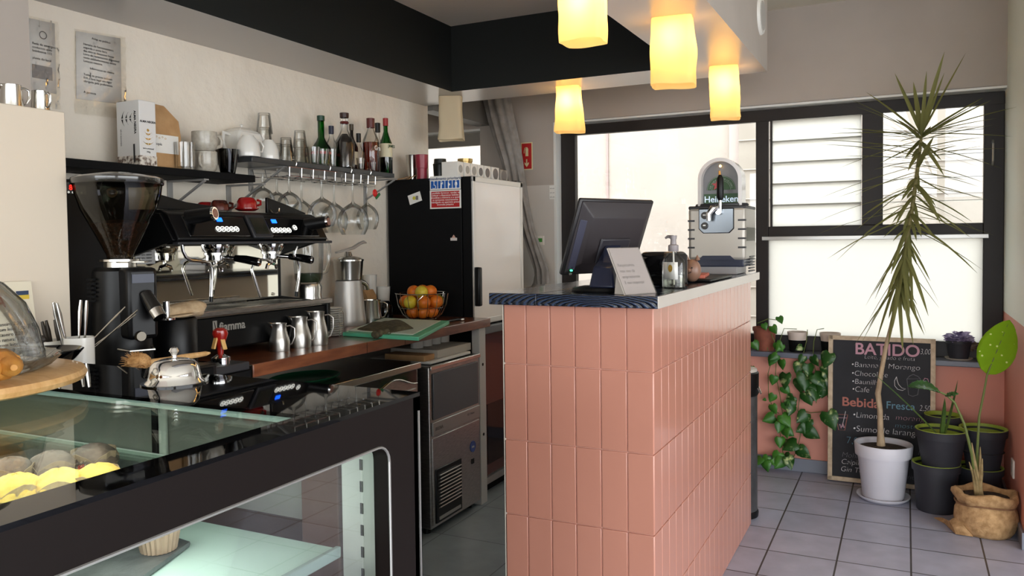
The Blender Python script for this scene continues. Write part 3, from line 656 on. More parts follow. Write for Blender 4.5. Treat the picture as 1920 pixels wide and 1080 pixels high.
# ------------------------------------------------------------------ grinder
gp = Vector((-2.035, 1.575, CT))
t = thing('coffee_grinder', 'black coffee grinder with large smoked bean hopper beside the machine', 'coffee grinder', gp)
B().lathe([(.001, 0), (.10, 0), (.10, .02), (.085, .03), (.080, .12), (.078, .20), (.075, .325), (.065, .335), (.001, .335)], seg=36).done('motor_body', blk, t)
B().lathe([(.045, .335), (.045, .35), (.055, .352), (.055, .358), (.001, .36)], seg=28).done('collar', steel, t)
hp = B().lathe([(.034, .355), (.036, .37), (.05, .40), (.075, .45), (.100, .50), (.114, .545), (.118, .575), (.120, .577), (.120, .585)], seg=40).done('hopper', hopper_m, t)
B().lathe([(.121, .572), (.123, .575), (.123, .588), (.11, .594), (.04, .606), (.001, .606)], seg=40).done('hopper_lid', mat('smoked_lid', (38, 36, 32), .12, coat=.5), t)
B().lathe([(.001, .36), (.032, .362), (.047, .40), (.071, .448), (.078, .46), (.04, .468), (.001, .472)], seg=32).done('beans', beans, t)
b = B(); b.box(.02, .075, -.035, .035, .348, .352); b.box(.07, .1, .0, .012, .348, .352); b.done('slide_gate', steel, t)
# front unit (faces +x / -y): dosing head
A_ = math.radians(-18)
def rot2(x_, y_): return (x_*math.cos(A_)-y_*math.sin(A_), x_*math.sin(A_)+y_*math.cos(A_))
b = B(); ax = Vector((*rot2(1, 0), 0)); ay = Vector((*rot2(0, 1), 0))
b.obox(ax*.085+ay*.012+Vector((0, 0, .235)), ax, ay, (0, 0, 1), .045, .042, .10); b.done('dosing_unit', blk, t, bevel=.012)
b = B(); b.obox(ax*.131+ay*.012+Vector((0, 0, .305)), ax, ay, (0, 0, 1), .002, .030, .012); b.done('display_window', bluesteel, t)
c0 = ax*.130+ay*.018+Vector((0, 0, .262)); c1_ = c0+ax*.035+Vector((0, 0, -.045))+ay*.012
s_ = B().cyl(c0, c1_, .017, .020, 16).done('spout', blkg, t)
B().cyl(c1_, c1_+(c1_-c0)*.45, .0195, .018, 16).done('spout_tip', chrome, s_)
b = B(); b.cyl(ax*.128+ay*.0+Vector((0, 0, .145)), ax*.142+Vector((0, 0, .145)), .015, .013, 16); b.done('dial', mat('dial_metal', (110, 104, 94), .4, 1), t)
b = B(); b.tube([ax*.08-ay*.04+Vector((0, 0, .108)), ax*.14-ay*.03+Vector((0, 0, .106)), ax*.15+ay*.03+Vector((0, 0, .106)), ax*.08+ay*.05+Vector((0, 0, .108))], .004, 8); b.done('portafilter_fork', steel, t)
b = B()
for k in range(6): b.box(-.03, .0, -.086, -.080, .30-.012*k, .306-.012*k)
b.done('vent_ribs', blkm, t)
# black appliance with red figures behind the grinder
t = thing('water_boiler', 'black appliance with small red figures behind the coffee grinder', 'appliance', (-2.42, 1.66, CT))
B().box(-.13, .15, -.10, .14, 0, .60).done('housing', blk, t, bevel=.01)
q = B().box(.15, .154, -.085, -.02, .555, .59).done('display_panel', blkg, t)
text('88', .022, red_led, (.155, -.075, .567), RX, q, world=False)
for k in range(4): text('o', .012, button_m, (.155, -.08+k*.014, .557), RX, q, world=False)

# ------------------------------------------------------------------ white cabinet, menu, cutlery
t = thing('white_cabinet', 'tall plain white cabinet at the left end of the back counter', 'cabinet', (-2.3, .9, 0))
B().box(XL+.001, -2.1, .15, 1.463, CT+.001, 1.722).done('carcass', cream, t, world=True, bevel=.002)
def jug(name, label, loc, r, h, rz, group=None, m=steel, spout=True, ang=0):
    t = thing(name, label, 'jug', loc, rz, group)
    prof = [(.001, 0), (r*.98, 0), (r, h*.05), (r, h*.35), (r*.92, h*.5), (r*.72, h*.75), (r*.68, h*.88), (r*.74, h), (r*.70, h), (r*.64, h*.88), (r*.68, h*.74), (r*.9, h*.48), (r*.95, h*.05), (.001, h*.04)]
    if ang: prof = [(.001, 0), (r, 0), (r*1.0, h*.04), (r*.86, h*.97), (r*.88, h), (r*.84, h), (r*.82, h*.95), (r*.95, h*.05), (.001, h*.04)]
    B().lathe(prof, seg=32).done('body', m, t)
    if spout:
        rt = prof[7][0] if not ang else r*.88
        b = B(); b.loft([[(rt*.8, -rt*.5, h*.86), (rt*1.0, 0, h*.80), (rt*.8, rt*.5, h*.86)], [(rt*.9, -rt*.45, h), (rt*1.45, 0, h*1.03), (rt*.9, rt*.45, h)]], cap=False, closed=False); b.done('spout', m, t, solid=.001)
    b = B(); q = -r*.72
    b.tube([(q, 0, h*.88), (q-r*.35, 0, h*.9), (q-r*.75, 0, h*.8), (q-r*.75, 0, h*.5), (q-r*.5, 0, h*.25), (q-r*.2, 0, h*.2)], .0028, 8, flat=1.1); b.done('handle', m, t)
    return t
z_ = 1.7225
p = P(22, 190, x=-2.16); jug('small_jug', 'small steel milk jug at the left on the white cabinet', (-2.16, p.y, z_), .028, .062, PI*1.35, ang=1)
p = P(76, 205, x=-2.16); jug('small_jug', 'small steel milk jug at the corner on the white cabinet', (-2.16, p.y, z_), .024, .058, PI*1.05, ang=1)
# menu sheet leaning on the cabinet
a = P(55, 527, x=-2.09); c = P(47, 625, x=-2.05)
t = thing('menu_sheet', 'cream printed menu sheet with small blue and yellow flag', 'menu', (-2.06, a.y-.1, CT+.02))
b = B(); zt, zb = a.z, CT+.02
b.prism([(-2.085, a.y-.22, zt+.002), (-2.085, a.y, zt), (-2.03, a.y-.008, zb), (-2.03, a.y-.22, zb)], (.0015, 0, 0)); b.done('sheet', mat('cream_card', (226, 216, 192), .6), t, world=True)
zz = zt-.035
def onm(z_): return -2.085+(zt-z_)/(zt-zb)*.055+.0018
b = B(); b.box(onm(zz), onm(zz)+.0006, a.y-.045, a.y-.012, zz, zz+.011); b.done('flag_blue', mat('flag_blue', (40, 60, 90), .6), t, world=True)
b = B(); b.box(onm(zz-.011), onm(zz-.011)+.0006, a.y-.045, a.y-.012, zz-.011, zz); b.done('flag_yellow', mat('flag_yellow', (214, 184, 60), .6), t, world=True)
text('EMENTA', .05, mat('menu_red', (170, 70, 50), .7), (onm(zz-.02)+.001, a.y-.265, zz-.03), RX, t)
for k in range(9):
    z2 = zz-.075-.013*k; text(random.choice(['cafe com leite 1.20', 'torrada mista 2.50', 'sumo natural 2.80', 'cha verde 1.50', 'bolo caseiro 2.20']), .0125, ink, (onm(z2)+.001, a.y-.13, z2), RX, t)
# cutlery holders
def cutl(t_, pos, tilt, az, kind):
    d_ = Vector((math.sin(tilt)*math.cos(az), math.sin(tilt)*math.sin(az), math.cos(tilt)))
    p0 = Vector(pos); p1 = p0+d_*.17
    m = {'dark': mat('dark_handle', (60, 54, 46), .3, .5)}.get(kind, steel)
    return B().tube([p0, p0+d_*.08, p0+d_*.14, p1], [.003, .0035, .0065, .004], 8, flat=.45), m
cup_p = P(150, 690, x=-1.95)
def ccup(label, y_, x_, r, h, items, ang0):
    t = thing('cutlery_cup', label, 'cutlery holder', (x_, y_, CT), group='white cutlery cups')
    B().lathe([(.001, 0), (r*.96, 0), (r, .004), (r, h), (r*.94, h), (r*.92, .006), (.001, .006)], seg=32).done('cup', porcelain, t)
    return t
yq = P(148, 640, x=-1.90).y; hq = P(148, 632, x=-1.90).z-CT
ccup('white cutlery cup holding metal spoons beside the coffee grinder', yq, -1.90, .036, hq, 0, 0)
k = 0
for (tl, az, du) in ((.95, 1.15, 0), (.85, 1.0, .008), (.78, 1.1, -.006), (.08, 1.2, -.004), (-.22, 1.6, -.012), (-.18, 1.5, -.02), (.1, .2, .006)):
    b, m = cutl(None, (-1.90+du, yq+du, CT+hq-.075 if abs(tl) < .5 else CT+hq-.05), tl, az, 'steel'); k += 1
    tag(b.done('spoon', m), 'metal spoon standing in the white cutlery cup beside the grinder', 'spoon', 'spoons in the right cutlery cup')
yq2 = P(95, 640, x=-1.98).y
t = thing('cutlery_box', 'white rectangular cutlery box holding dark handled knives', 'cutlery holder', (-1.99, yq2, CT))
h2 = P(95, 641, x=-1.96).z-CT
b = B(); b.box(-.03, .03, -.06, .055, 0, .004)
for q in ((-.03, -.027, -.06, .055), (.027, .03, -.06, .055), (-.03, .03, -.06, -.057), (-.03, .03, .052, .055), (-.03, .03, -.02, -.018)): b.box(*q, 0, h2)
b.done('box', porcelain, t, bevel=.001)
for k in range(5):
    b, m = cutl(None, (-1.99-.01*(k % 2), yq2+.0+.012*k, CT+h2-.115), -.28+.03*k, 1.5, 'dark')
    tag(b.done('knife', m), 'dark handled table knife standing in the white cutlery box', 'knife', 'knives in the white cutlery box')
for k in range(3):
    b = B().ball((-1.985, yq2-.055+.018*k, CT+h2+.006), .012, 10, 6, (1, .8, .9)); tag(b.done('sugar_sachet', mat('dark_wrapper', (44, 36, 30), .5)), 'dark wrapped sachet in the left part of the cutlery box', 'sachet', 'sachets in the cutlery box')
# stack of dark bowls in front of the cups
p = P(100, 695, x=-1.78)
for k, (zz, r, lab) in enumerate(((.0, .075, 'lower black glazed bowl of the two beside the cake board'), (.062, .085, 'upper black glazed bowl of the two beside the cake board'))):
    t = thing('black_bowl', lab, 'bowl', (-1.80, P(82, 690, x=-1.80).y, .995+zz))
    B().lathe([(.001, 0), (r*.35, 0), (r*.4, .006), (r*.8, .03), (r, .052), (r*.97, .054), (r*.75, .034), (.001, .01)], seg=40).done('bowl', blkg, t)
t = thing('stone_riser', 'grey riser block under the black bowls beside the display case', 'riser', (-1.83, P(82, 690, x=-1.80).y, .90))
B().box(-.09, .10, -.02, .145, .0532, .0948).done('block', mat('riser_grey', (120, 112, 104), .6), t, bevel=.003)
b = B(); b.ball((-1.80, P(72, 690, x=-1.80).y, 1.075), .02, 12, 6, (1.6, 1, .6)); tag(b.done('red_sachet_pile', mat('red_wrapper', (170, 50, 50), .4), kind='stuff'), 'red and clear wrapped sweets in the upper black bowl', 'sweets')

# ------------------------------------------------------------------ display case
DX1, DX0, DY1, DY0, DZ = -.728, -1.92, 1.124, .02, 1.10
dc = thing('display_case', 'dark brown pastry display case with lit glass shelves in the foreground', 'display case', (-1.35, .6, 0))
def D_(name, b, m, **k): k.setdefault('world', True); return b.done(name, m, k.pop('parent', dc), **k)
D_('plinth', B().box(DX0+.02, DX1-.02, DY0+.02, DY1-.02, 0, .45), brown_panel)
# front frame with a rounded window cut through
oy0, oy1, oz0, oz1, rr = .10, 1.033, .52, 1.034, .028
loop = []
for cy_, cz_, a0 in ((oy1-rr, oz1-rr, 0), (oy0+rr, oz1-rr, PI/2), (oy0+rr, oz0+rr, PI), (oy1-rr, oz0+rr, 1.5*PI)):
    for k in range(6): a = a0+k*PI/10; loop.append((cy_+rr*math.cos(a), cz_+rr*math.sin(a)))
b = B(); mid = ((oy0+oy1)/2, (oz0+oz1)/2)
def outer(p):
    dy, dz = p[0]-mid[0], p[1]-mid[1]
    ty = ((DY1-mid[0]) if dy > 0 else (mid[0]-DY0))/max(abs(dy), 1e-6); tz = ((DZ-.006-mid[1]) if dz > 0 else (mid[1]-.45))/max(abs(dz), 1e-6)
    t_ = min(ty, tz); return (mid[0]+dy*t_, mid[1]+dz*t_)
outs = [outer(p) for p in loop]
# add true corners
def ringpts(x): return [(x, p[0], p[1]) for p in loop], [(x, p[0], p[1]) for p in outs]
bm = b.bm; n = len(loop)
corners = {5: (DY1, DZ-.006), 11: (DY0, DZ-.006), 17: (DY0, .45), 23: (DY1, .45)}
V = {}
for x in (DX1, DX1-.03):
    li = [bm.verts.new((x, *p)) for p in loop]; lo = [bm.verts.new((x, *p)) for p in outs]; V[x] = (li, lo)
    for i in range(n):
        j = (i+1) % n; bm.faces.new([li[i], li[j], lo[j], lo[i]])
    for i in range(n):
        j = (i+1) % n; a, c = outs[i], outs[j]
        if abs(a[0]-c[0]) > 1e-5 and abs(a[1]-c[1]) > 1e-5:
            cp = (DY1 if max(a[0], c[0]) > mid[0]+.1 and abs(max(a[0], c[0])-DY1) < 1e-4 else DY0, DZ-.006 if abs(max(a[1], c[1])-(DZ-.006)) < 1e-4 else .45)
            v = bm.verts.new((x, *cp)); bm.faces.new([lo[i], lo[j], v])
li0, lo0 = V[DX1]; li1, lo1 = V[DX1-.03]
for i in range(n):
    j = (i+1) % n; bm.faces.new([li0[i], li0[j], li1[j], li1[i]])
D_('front_frame', b, brown_panel, smooth=30)
b = B(); b.tube([(DX1+.0005, p[0], p[1]) for p in loop]+[(DX1+.0005, *loop[0])], .0022, 6, cap=False); D_('window_trim', b, alu)
D_('window_glass', B().box(DX1-.026, DX1-.022, oy0-.02, oy1+.02, oz0-.02, oz1+.02), thin_glass('case_glass', (252, 253, 252), (240, 244, 241), .0, k=.3), smooth=0)
D_('far_end_panel', B().box(DX0, DX1, DY1-.02, DY1, .45, DZ-.007), brown_panel)
D_('far_mirror', B().box(DX0+.2, DX1-.16, DY1-.026, DY1-.021, .52, 1.06), mat('bronze_mirror', (150, 120, 108), .08, .9))
D_('upper_liner', B().box(DX0+.03, DX1-.22, DY1-.032, DY1-.027, .862, 1.06), mat('pale_liner', (134, 134, 128), .3))
D_('brown_stile', B().box(DX1-.215, DX1-.135, DY1-.050, DY1-.027, .5, 1.07), mat('brown_stile', (92, 68, 56), .4), bevel=.002)
b = D_('shelf_rail', B().box(DX1-.13, DX1-.045, DY1-.045, DY1-.027, .5, 1.07), mat('pale_rail', (216, 222, 214), .4))
for k in range(12): D_('slot', B().box(DX1-.092, DX1-.086, DY1-.046, DY1-.0445, .60+k*.037, .618+k*.037), blk, parent=b)
D_('corner_strip', B().box(DX1-.003, DX1+.002, DY1-.008, DY1-.004, .45, DZ-.03), alu)
D_('staff_side_panel', B().box(DX0, DX0+.02, DY0, DY1, .45, DZ-.007), mat('pale_sliding_door', (170, 174, 166), .25))
D_('near_end_panel', B().box(DX0, DX1, DY0, DY0+.02, .45, DZ-.007), brown_panel)
# glass top: clear pane with black painted border, LED profile below
gy1, gx1 = .905, -.79
D_('top_glass', B().box(DX0, gx1, DY0, gy1, DZ-.006, DZ), thin_glass('top_glass', (238, 242, 236), (226, 232, 224), .0, k=.42), smooth=0)
D_('top_border', B().prism([(DX0, gy1, DZ), (gx1, gy1, DZ), (gx1, DY0, DZ), (DX1, DY0, DZ), (DX1, DY1, DZ), (DX0, DY1, DZ)], (0, 0, -.006)), mat('black_glass', (4, 4, 5), .02, spec=.28), smooth=0)
D_('led_profile', B().box(DX0+.03, gx1+.02, gy1-.010, gy1+.03, DZ-.012, DZ-.0065), led_strip)
D_('led_bar', B().box(DX0+.03, DX1-.05, .15, .17, DZ-.03, DZ-.012), led_strip)
sh1 = D_('glass_shelf', B().box(DX0+.02, DX1-.10, DY0+.02, DY1-.10, .846, .856), mint, bevel=.002)
D_('shelf_front_edge', B().box(DX1-.10, DX1-.09, DY0+.02, DY1-.10, .842, .860), mat('shelf_glass_edge', (170, 190, 186), .15, .2), parent=sh1, bevel=.002)
ye = 1.050
sh2 = D_('glass_shelf', B().box(DX0+.03, DX1-.30, DY0+.02, ye, .948, .954), MATS.get('upper_shelf_glass') or thin_glass('upper_shelf_glass', (236, 240, 236), (214, 224, 218), .0, k=.4), smooth=0)
D_('shelf_edge', B().box(DX0+.03, DX1-.30, ye, ye+.004, .947, .955), mat('glowing_glass_edge', (226, 238, 232), .2, emit=.15), parent=sh2)  # slight glow added to brighten the shelf edge, no lamp here
D_('dark_reflection_bar', B().box(P(282, 850, y=1.08).x, P(292, 850, y=1.08).x, DY1-.040, DY1-.032, .862, 1.06), blkm)  # dark part of a reflection at the far wall, modelled as a bar
D_('pale_reflection_bar', B().box(P(294, 850, y=1.08).x, P(308, 850, y=1.08).x, DY1-.040, DY1-.032, .90, 1.05), MATS['pale_rail'], bevel=.003)  # white part of that reflection, modelled as a pale bar
D_('case_floor', B().box(DX0+.02, DX1-.03, DY0+.02, DY1-.03, .45, .53), mat('case_floor_metal', (150, 150, 148), .3, .5))
D_('inner_back', B().box(DX0+.021, DX0+.03, DY0+.03, DY1-.06, .53, 1.06), mat('case_inner_wall', (160, 166, 160), .25))
li = bpy.data.lights.new('case_led', 'AREA'); li.shape = 'RECTANGLE'; li.size = .95; li.size_y = .3; li.energy = 2.8; li.color = (.96, 1.0, .98)
lo = bpy.data.objects.new('case_led', li); COL.objects.link(lo); lo.location = (-1.33, .70, DZ-.040)
# slate with wrapped cake on the lit shelf, trays
def slate_tray(name, label, c, hx, hy, z, rz):
    t = thing(name, label, 'slate', (c[0], c[1], z), rz)
    b = B(); n = 18; ring = []
    for k in range(n):
        a = 2*PI*k/n; ca, sa = math.cos(a), math.sin(a); s_ = 1/max(abs(ca), abs(sa)); ring.append((hx*ca*s_*random.uniform(.985, 1.0), hy*sa*s_*random.uniform(.97, 1.0)))
    b.loft([[(p[0]*.98, p[1]*.98, 0) for p in ring], [(p[0], p[1], .004) for p in ring], [(p[0]*.99, p[1]*.99, .008) for p in ring]]); b.done('slate_slab', slate, t); return t
sp = P(306, 1030, z=.868)
slate_tray('slate_tray', 'grey slate serving slab on the lower lit shelf of the display case', (sp.x-.035, sp.y-.055), .075, .10, .8575, .35)
def paper_cup(r0, r1, h, tulip=False, seg=24):
    b = B(); rings = []
    for zt in (0, .5, 1.0):
        rings.append([((r0+(r1-r0)*zt)*(1+.04*(-1)**k)*math.cos(2*PI*k/seg), (r0+(r1-r0)*zt)*(1+.04*(-1)**k)*math.sin(2*PI*k/seg), h*zt+(tulip*h*.35*abs(math.sin(2*2*PI*k/seg)) if zt == 1 else 0)) for k in range(seg)])
    return b.loft(rings, cap=False)
t = thing('wrapped_cake', 'small cake in a pleated brown paper cup on the grey slate', 'cake', (sp.x-.01, sp.y, .8665))
paper_cup(.026, .034, .045, seg=48).done('paper_cup', muffin_paper, t, solid=.0008, smooth=0)
B().ball((0, 0, .043), .031, 20, 8, (1, 1, .5), jitter=.03).done('cake_top', croissant_m, t)
def muffin(label, u, v, m, r=.034, tulip=True, z=.9695, grp='muffins on the upper shelf of the case', tilt=0):
    p = P(u, v, z=z+.035); t = thing('muffin', label, 'muffin', (p.x, p.y, z), random.uniform(0, 6), grp)
    paper_cup(r*.72, r*1.05, .040, tulip).done('paper_case', muffin_paper, t, solid=.0008, smooth=0)
    b = B(); seg, ring = 26, 10; rg = []
    for j in range(ring+1):
        a = PI/2*j/ring; rg.append([(r*1.08*math.cos(a)*math.cos(2*PI*k/seg)*(1+random.uniform(-.05, .05)), r*1.08*math.cos(a)*math.sin(2*PI*k/seg)*(1+random.uniform(-.05, .05)), .034+r*.85*math.sin(a)*(1+random.uniform(-.04, .04))) for k in range(seg)])
    b.loft(rg); b.done('crumb_top', m, t); return t
t = slate_tray('muffin_tray', 'dark slab carrying the muffins on the upper glass shelf', (-1.335, .845), .17, .135, .9555, 0)
muffin('yellow muffin nearest the wrapped corner, farthest right of the yellow ones', 183, 905, muffin_y)
muffin('yellow muffin in the middle of the yellow ones under the glass top', 112, 915, muffin_y)
muffin('yellow muffin farthest left, cut by the photo edge, under the glass top', 30, 925, muffin_y)
muffin('dark chocolate muffin behind the rightmost yellow muffin', 176, 864, muffin_b)
muffin('dark chocolate muffin behind the middle yellow muffin', 96, 879, muffin_b)
muffin('dark chocolate muffin farthest left behind the yellow muffins', 18, 892, muffin_b)
# tray with pastry at far end on lower shelf floor
t = slate_tray('pastry_board', 'brown board holding a loaf on the lower floor of the display case', (-1.15, .86), .16, .10, .531, .3)
t = thing('cake_loaf', 'brown loaf cake on the board at the bottom of the display case', 'cake', (-1.15, .86, .5395))
B().loft([[(-.12, -.05, 0), (.12, -.05, 0), (.12, .05, 0), (-.12, .05, 0)], [(-.13, -.06, .05), (.13, -.06, .05), (.13, .06, .05), (-.13, .06, .05)], [(-.11, -.03, .075), (.11, -.03, .075), (.11, .03, .075), (-.11, .03, .075)]]).done('loaf', noisy('choc_cake', (70, 46, 38), (110, 76, 60), .7, 16, bump=.5), t, bevel=.012)

# cake board, glass plate, dome and croissants
pc = P(-75, 722, z=1.14); R_ = (pc-P(128, 705, z=1.14)).length
R_ = .23
ex = P(126, 704, z=1.138); pc = Vector((ex.x-R_*.905, ex.y-R_*.42, 1.10))
t = thing('cake_board', 'round pale wooden turntable board on the glass top of the case', 'board', (pc.x, pc.y, DZ))
B().lathe([(.001, .016), (R_-.02, .016), (R_-.004, .021), (R_, .029), (R_-.004, .037), (R_-.02, .041), (.001, .041)], seg=64).done('board_disc', board_wood, t)
B().lathe([(.001, 0), (.07, 0), (.07, .008), (.05, .016), (.001, .0165)], seg=32).done('turntable_foot', mat('foot_rubber', (60, 58, 54), .6), t)
ep = P(86, 688, z=1.150); rp_ = .165; pp = Vector((ep.x-rp_*.905, ep.y-rp_*.42, DZ+.0415))
t = thing('glass_plate', 'clear glass plate with scalloped rim on the round wooden board', 'plate', pp)
B().lathe([(.001, 0), (rp_*.82, 0), (rp_*.9, .006), (rp_, .022), (rp_*.985, .024), (rp_*.88, .010), (rp_*.8, .005), (.001, .005)], seg=96, flute=.02, nf=24).done('plate_body', glass_e, t)
t = thing('glass_dome', 'clear glass dome over the croissants on the scalloped plate', 'dome', (pp.x, pp.y, pp.z+.0075))
rd = rp_*.86
B().lathe([(rd, 0), (rd*.99, .02), (rd*.93, .06), (rd*.80, .105), (rd*.58, .14), (rd*.3, .158), (.012, .162)], seg=56).done('dome_glass', glass_e, t)
B().lathe([(.01, .160), (.009, .168), (.018, .178), (.012, .19), (.001, .192)], seg=20).done('dome_knob', glass_e, t)
def croissant(label, x, y, rz, z):
    t = thing('croissant', label, 'croissant', (x, y, z), rz, 'croissants under the glass dome')
    b = B(); rings = []; n = 17
    for k in range(n):
        s_ = k/(n-1)*2-1; a = s_*1.25; r = .027*(1-abs(s_)**1.7)+.006; r *= (1.0 if k % 3 else .86)
        c = Vector((.055*math.sin(a), .055*math.cos(a)-.055, .028)); d1 = Vector((math.sin(a), math.cos(a), 0))
        rings.append([c+d1*r*math.cos(q)+Vector((0, 0, 1))*r*.95*math.sin(q) for q in [i*2*PI/14 for i in range(14)]])
    b.loft(rings); b.done('pastry', croissant_m, t); return t
for lab, u, v, rz in (('croissant at the right under the glass dome', 36, 690, .6), ('croissant in front under the glass dome, cut by the photo edge', 6, 700, 2.4), ('croissant behind the others under the glass dome', 12, 680, 1.4)):
    p = P(u-48, v-12, z=pp.z+.035); croissant(lab, p.x, p.y, rz, pp.z+.0065).scale = (.8, .8, .8)

# chrome cloche, brush on the case end
p = P(328, 718, z=DZ)
t = thing('cloche', 'small chrome cloche with knob on the black edge of the display case', 'cloche', (p.x, p.y, DZ))
B().lathe([(.052, 0), (.051, .003), (.046, .008), (.044, .018), (.041, .032), (.034, .040), (.022, .044), (.001, .0455)], seg=48).done('dome', chrome, t)
B().lathe([(.001, .045), (.005, .046), (.005, .052), (.009, .058), (.006, .064), (.001, .066)], seg=20).done('knob', chrome, t)
B().lathe([(.001, .0), (.058, 0), (.058, .0025), (.001, .0025)], seg=40).done('base_plate', blkg, t)
t = thing('black_drawer_box', 'long black drawer box behind the display case with a brush on it', 'drawer box', (-1.83, 1.52, .90))
B().box(-1.90, -1.72, 1.40, 1.63, .9535, 1.020).done('box_body', blk, t, world=True, bevel=.006)
B().box(-1.72, -1.712, 1.42, 1.61, .962, 1.012).done('drawer', blkm, t, world=True, bevel=.003)
pa = P(250, 676, z=1.075); pb = P(378, 668, z=1.075)
t = thing('cleaning_brush', 'wooden handled brush with tan bristles lying behind the chrome cloche', 'brush', (-1.72, 1.45, 1.0205))
bp0 = P(278, 678, x=-1.80); bp0.z = 1.0385
d_ = Vector((.02, 1, 0)).normalized()
B().tube([bp0, bp0+d_*.06, bp0+d_*.12, bp0+d_*.19, bp0+d_*.205], [.010, .008, .009, .007, .003], 12).done('handle', board_wood, t, world=True)
b = B(); b.ball(bp0-d_*.03+Vector((0, 0, .006)), .031, 18, 10, (.8, 1.1, .8), jitter=.12)
for k in range(260):
    a, e = random.uniform(0, 2*PI), random.uniform(-.3, 1.4); v = Vector((math.cos(a)*math.cos(e), math.sin(a)*math.cos(e), math.sin(e)))
    c = bp0-d_*.03; b.tube([c+v*.018, c+v*.024+Vector((0, -.004, 0)), c+v*random.uniform(.034, .044)+Vector((0, -.01, -.004))], [.0008, .0007, .0003], 3)
b.done('bristles', hair, t, world=True)

# ------------------------------------------------------------------ things on the worktop
def wt(u, v): return P(u, v, z=CT)
jl = ['smallest steel milk jug, leftmost of the three in front of the machine', 'steel milk jug in the middle of the three in front of the machine', 'tallest steel milk jug beside the stacked saucers']
for lab, u, v, wpx, hpx in ((jl[0], 528, 662, 38, 52), (jl[1], 566, 655, 42, 57), (jl[2], 599, 650, 40, 62)):
    p = wt(u, v-4); jug('milk_jug', lab, (p.x-.01, p.y, CT), sz(wpx, p)/2, sz(hpx, p), PI*1.2, 'milk jugs in front of the espresso machine', m=satin)
p = wt(629, 630)
for k in range(13):
    s_ = B().lathe([(.001, 0), (.025, 0), (.040, .006), (.0405, .0075), (.025, .0025), (.001, .0025)], seg=32).done('saucer', porcelain) if k == 0 else bpy.data.objects['saucer'].copy()
    if k: COL.objects.link(s_)
    s_.location = (p.x-.01, p.y+.0, CT+.0005+k*.0095)
    tag(s_, 'white saucer in the tall stack right of the milk jugs' if k < 12 else 'white saucer on top of the tall stack right of the milk jugs', 'saucer', 'white saucers in the tall stack')
t = thing('wire_rack', 'thin wire holder in front of the stacked white saucers', 'rack', (p.x, p.y, CT))
B().tube([(.045, -.03, .002), (.045, -.03, .10), (.045, -.012, .115), (.045, .0, .10), (.045, .0, .045), (.045, .01, .01)], .0016, 6).done('wire', steel, t)
# blender
y_ = P(586, 556, x=-2.40).y
t = thing('blender', 'glass jug blender with steel base behind the espresso machine', 'blender', (-2.42, y_, CT))
B().lathe([(.001, 0), (.075, 0), (.074, .06), (.066, .13), (.058, .165), (.060, .20), (.055, .215), (.001, .215)], seg=32).done('motor_base', steel, t)
B().lathe([(.048, .215), (.060, .24), (.066, .34), (.068, .43)], seg=32, flute=.02, nf=8).done('jug_glass', glass_e, t)
B().lathe([(.045, .222), (.056, .235), (.059, .262), (.001, .262)], seg=24).done('residue', mat('green_residue', (50, 62, 40), .6), t)
B().lathe([(.070, .425), (.071, .45), (.04, .455), (.035, .475), (.001, .476)], seg=32).done('lid', blk, t)
B().tube([(.02, .062, .405), (.02, .105, .41), (.02, .118, .385), (.02, .118, .30), (.02, .10, .27), (.02, .064, .262)], .008, 10, flat=1.3).done('handle', glass_e, t)
# citrus press
p = Vector((-2.42, P(655, 600, x=-2.42).y, CT))
t = thing('citrus_press', 'silver citrus press with long lever arm beside the blender', 'juicer', p)
sil = mat('silver_plastic', (196, 192, 186), .35, .4)
B().lathe([(.001, 0), (.085, 0), (.088, .01), (.085, .03), (.078, .10), (.070, .17), (.066, .215), (.001, .218)], seg=40, sx=.9).done('motor_body', sil, t)
B().lathe([(.050, .215), (.064, .22), (.072, .31), (.074, .318), (.070, .318), (.060, .225), (.001, .222)], seg=40).done('juice_bowl', steel, t)
B().lathe([(.001, .338), (.02, .335), (.06, .326), (.075, .316), (.075, .310), (.001, .310)], seg=32).done('lid', steel, t)
B().tube([(0, 0, .33), (0, 0, .355)], [.022, .014], 16).done('lever_post', steel, t)
B().tube([(0, -.09, .352), (0, -.02, .362), (0, .04, .372), (0, .09, .392), (0, .125, .40), (0, .145, .396)], [.008, .012, .013, .012, .013, .006], 12, flat=.6).done('lever_arm', sil, t)
B().tube([(.02, .055, .212), (.03, .085, .20), (.035, .10, .185), (.035, .105, .165)], [.012, .011, .010, .009], 10).done('juice_spout', steel, t)
